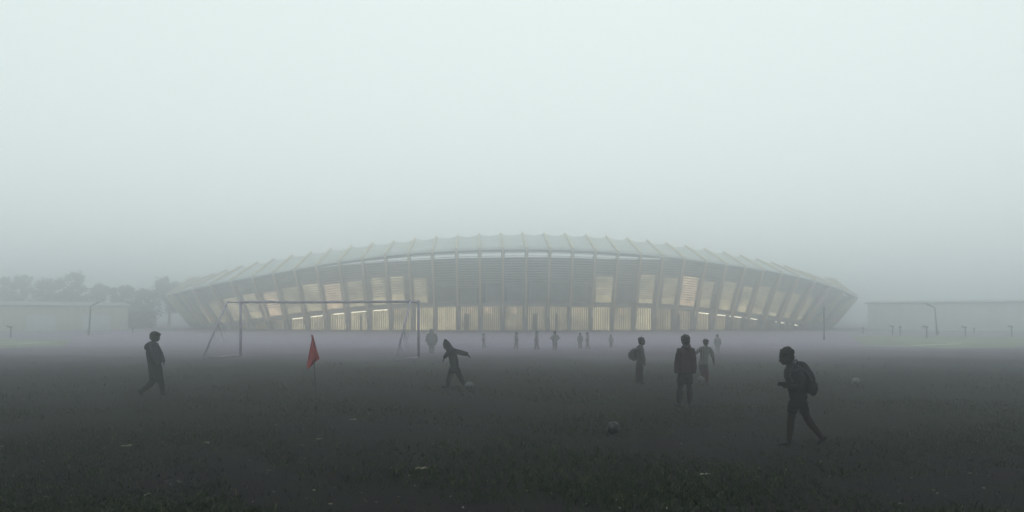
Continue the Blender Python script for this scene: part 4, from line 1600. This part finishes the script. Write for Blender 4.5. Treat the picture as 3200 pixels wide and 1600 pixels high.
shoes(D, r, [[(2473, 1385.5, .05, 6.8, 7), (2464, 1386.5, .05, 6.6, 7.5), (2450, 1388.6, .05, 4.6, 7.5), (2437, 1391, .05, 2.6, 6)],
             [(2574, 1363.5, -.06, 6, 6.5), (2567, 1368, -.06, 7.4, 7), (2558.5, 1378, -.06, 6.2, 7.5), (2551.5, 1387, -.06, 3.4, 6)]], C_SHOE)

# --- backpacks
M_PACK = mat('dark backpack nylon', (0.012, 0.012, 0.017), 0.75, .2, 9, bump=.2, spec=.06)
M_STRAP = mat('webbing strap', (0.040, 0.036, 0.042), 0.8, .15, 20, spec=.06)
M_PACKG = mat('grey rucksack nylon', (0.025, 0.025, 0.032), 0.75, .2, 9, bump=.2, spec=.06)


def pack(D, px, foot, label, main, pocket, straps, loop, m):
    A = at(px, foot, D)
    r = empty('backpack', A)
    tag(r, label, 'backpack', 'school bags on backs')
    fg = Fig(D)
    for q in main: fg.loft(q)
    fg.build('main_compartment', m, r, .009, 3, .004)
    fg = Fig(D)
    fg.loft(pocket)
    fg.build('outer_pocket', m, r, .009, 3, .003)
    for stp in straps:
        bm = bmesh.new()
        pts = [at(p[0], p[1], D) + Vector((0, p[2], 0)) for p in stp]
        for a_, b_ in zip(pts, pts[1:]):
            bar(bm, a_, b_, .035, .010, hint=(.3, -1, .2))
        obj('strap', bm, M_STRAP, r)
    bm = bmesh.new()
    tube(bm, [at(p[0], p[1], D) + Vector((0, p[2], 0)) for p in loop], .011, 8)
    obj('carry_loop', bm, m, r, True)


pack(DFB, 2522, 1232, 'big bulging dark backpack on the nearest striding boy',
     [[(2494, 1136, 0, 8, 20), (2502, 1142, 0, 14, 26), (2510, 1155, 0, 18, 29), (2518, 1172, 0, 21, 30), (2523, 1190, 0, 21.5, 30), (2526, 1208, 0, 20, 29), (2525, 1222, 0, 16, 26)]],
     [(2541, 1193, 0, 5, 16), (2544, 1202, 0, 7, 20), (2545, 1214, 0, 7.5, 20), (2542, 1226, 0, 7, 18), (2540.5, 1234, 0, 5.5, 14)],
     [[(2480, 1140, -.10, 0), (2492, 1146, -.14, 0), (2508, 1160, -.17, 0), (2519, 1176, -.17, 0), (2525, 1190, -.155, 0)],
      [(2470, 1144, -.13, 0), (2459, 1156, -.145, 0), (2457, 1174, -.15, 0), (2466, 1192, -.16, 0)]],
     [(2480, 1135, 0), (2483, 1128, 0), (2489, 1123.5, 0), (2491, 1127, 0), (2490, 1137, 0)], M_PACK)
DCc = dist(1200)
pack(DCc, 1979, 1124, 'round dark rucksack on the child with head turned right',
     [[(1983, 1092, 0, 6, 9), (1981, 1097, 0, 10, 13), (1979, 1106, 0, 12.5, 14.5), (1979.5, 1115, 0, 12, 14), (1983, 1122.5, 0, 8, 11)]],
     [(1968, 1102, 0, 3, 7), (1967.5, 1109, 0, 4, 9), (1969, 1117, 0, 4, 8.5), (1971, 1121.5, 0, 2.5, 6)],
     [[(1989, 1094, -.11, 0), (1996, 1086, -.13, 0), (2004, 1086, -.13, 0), (2009, 1095, -.14, 0), (2009, 1106, -.14, 0)]],
     [(1986, 1091, 0), (1985.5, 1087.5, 0), (1989, 1086.5, 0), (1990.5, 1090, 0)], M_PACKG)


# --- the faint small figures further off
def far_child(px, top_py, foot_py, label, pose, m_top, m_leg, dark=M_HAIR, wide=1.0, hood=False):
    D = dist(foot_py)
    r, D = person(px, foot_py, label)
    r['group'] = 'faint children deep in the fog'
    h = foot_py - top_py
    X = lambda f: px + f * h
    Yy = lambda f: foot_py - f * h
    HM = h * D / F

    def ring(x, z, ru, rv, dy=0.0):
        return (X(x), Yy(z), dy * HM, ru * h, rv * h)

    prof = pose.startswith('walk')
    fg = Fig(D)
    yaw = {'walk_r': 0, 'walk_l': 180, 'away': 90, 'front': -90, 'elbows': -90}[pose]
    hx = .02 if pose == 'walk_r' else (-.02 if pose == 'walk_l' else 0)
    hd = head(fg, X(hx), Yy(.905), 0, HM / 1.02 * .86, yaw, 4)
    sw, dw = (.075, .10) if prof else (.10 * wide, .07)
    fg.loft([ring(hx * .5, .78, .045, .045), ring(hx, .86, .038, .038)], 12)
    fg.loft([ring(0, .80, sw, dw), ring(0, .72, sw * 1.05, dw * 1.05), ring(0, .60, sw * .85, dw * .9), ring(0, .48, sw * .95, dw)], 14)
    arms = []
    sl = 1 if pose == 'walk_r' else -1
    if prof:
        arms = [[(.0, .78, -.11), (sl * .05, .63, -.13), (sl * .11, .51, -.11)], [(.0, .78, .11), (-sl * .05, .63, .13), (-sl * .02, .50, .12)]]
        legs = [[(.0, .50, -.05), (sl * .06, .28, -.05), (sl * .07, .03, -.05)], [(.0, .50, .05), (-sl * .03, .28, .05), (-sl * .12, .04, .05)]]
    else:
        e = .235 if pose == 'elbows' else .155 * wide
        hxx = .14 if pose == 'elbows' else .165 * wide
        arms = [[(q * .11 * wide, .78, 0), (q * e, .62, -.02), (q * hxx, .50 if pose != 'elbows' else .56, -.07)] for q in (-1, 1)]
        legs = [[(q * .055, .50, 0), (q * .06, .27, -.01), (q * .065, .03, 0)] for q in (-1, 1)]
    for A_ in arms:
        fg.loft([ring(A_[0][0], A_[0][1], .035, .035, A_[0][2]), ring(A_[1][0], A_[1][1], .028, .028, A_[1][2]), ring(A_[2][0], A_[2][1], .02, .02, A_[2][2])], 10)
        wv = fg.P(X(A_[2][0]), Yy(A_[2][1]), A_[2][2] * HM)
        dv = wv - fg.P(X(A_[1][0]), Yy(A_[1][1]), A_[1][2] * HM)
        hand(fg, wv, dv, (A_[0][0] + .01, A_[0][2] * 3 - .01, 0), HM / 1.5, .5, 1)
    for G_ in legs:
        fg.loft([ring(G_[0][0], G_[0][1], .065, .07, G_[0][2]), ring(G_[1][0], G_[1][1], .042, .045, G_[1][2]), ring(G_[2][0], G_[2][1], .026, .028, G_[2][2])], 12)
    b = fg.build('body', SK, r, .009, 2)
    paint_face(b, hd)
    hair(D, *hd, r, dark, 'short')
    fg = Fig(D)
    k = 1.18
    hem = .36 if hood else .44
    fg.loft([ring(hx * .5, .835, .055, .06), ring(0, .80, sw * k, dw * k), ring(0, .70, sw * k * 1.1, dw * k * 1.1), ring(0, .58, sw * k * (1.15 if hood else 1), dw * k * 1.05), ring(0, hem, sw * k * (1.2 if hood else 1.05), dw * k * 1.1)], 16)
    for A_ in arms:
        fg.loft([ring(A_[0][0], A_[0][1], .05, .05, A_[0][2]), ring(A_[1][0], A_[1][1], .043, .043, A_[1][2]), ring(A_[2][0], A_[2][1] + .01, .034, .034, A_[2][2])], 12)
    if hood:
        fg.loft([ring(0, .78, .08, .08), ring(0, .88, .085, .09), ring(0, .96, .065, .07), ring(0, 1.0, .02, .02)], 14)
    fg.build('coat' if hood else 'jacket', m_top, r, .010, 2, .004)
    fg = Fig(D)
    for G_ in legs:
        fg.loft([ring(G_[0][0], G_[0][1], .075, .08, G_[0][2]), ring(G_[1][0], G_[1][1], .056, .058, G_[1][2]), ring(G_[2][0], G_[2][1] + .02, .044, .046, G_[2][2])], 12)
    fg.build('trousers', m_leg, r, .010, 2, .002)
    for G_ in legs:
        fg = Fig(D)
        tx = sl * .07 if prof else 0
        ty = 0 if prof else (.07 if pose == 'away' else -.07)
        x, z, y = G_[2]
        fg.loft([ring(x - tx * .3, z - .005, .03, .03, y - ty * .3), ring(x + tx * .4, z - .008, .028, .03, y + ty * .4), ring(x + tx, z - .013, .014, .024, y + ty)], 10)
        fg.build('shoe', C_SHOEL, r, .009, 2)


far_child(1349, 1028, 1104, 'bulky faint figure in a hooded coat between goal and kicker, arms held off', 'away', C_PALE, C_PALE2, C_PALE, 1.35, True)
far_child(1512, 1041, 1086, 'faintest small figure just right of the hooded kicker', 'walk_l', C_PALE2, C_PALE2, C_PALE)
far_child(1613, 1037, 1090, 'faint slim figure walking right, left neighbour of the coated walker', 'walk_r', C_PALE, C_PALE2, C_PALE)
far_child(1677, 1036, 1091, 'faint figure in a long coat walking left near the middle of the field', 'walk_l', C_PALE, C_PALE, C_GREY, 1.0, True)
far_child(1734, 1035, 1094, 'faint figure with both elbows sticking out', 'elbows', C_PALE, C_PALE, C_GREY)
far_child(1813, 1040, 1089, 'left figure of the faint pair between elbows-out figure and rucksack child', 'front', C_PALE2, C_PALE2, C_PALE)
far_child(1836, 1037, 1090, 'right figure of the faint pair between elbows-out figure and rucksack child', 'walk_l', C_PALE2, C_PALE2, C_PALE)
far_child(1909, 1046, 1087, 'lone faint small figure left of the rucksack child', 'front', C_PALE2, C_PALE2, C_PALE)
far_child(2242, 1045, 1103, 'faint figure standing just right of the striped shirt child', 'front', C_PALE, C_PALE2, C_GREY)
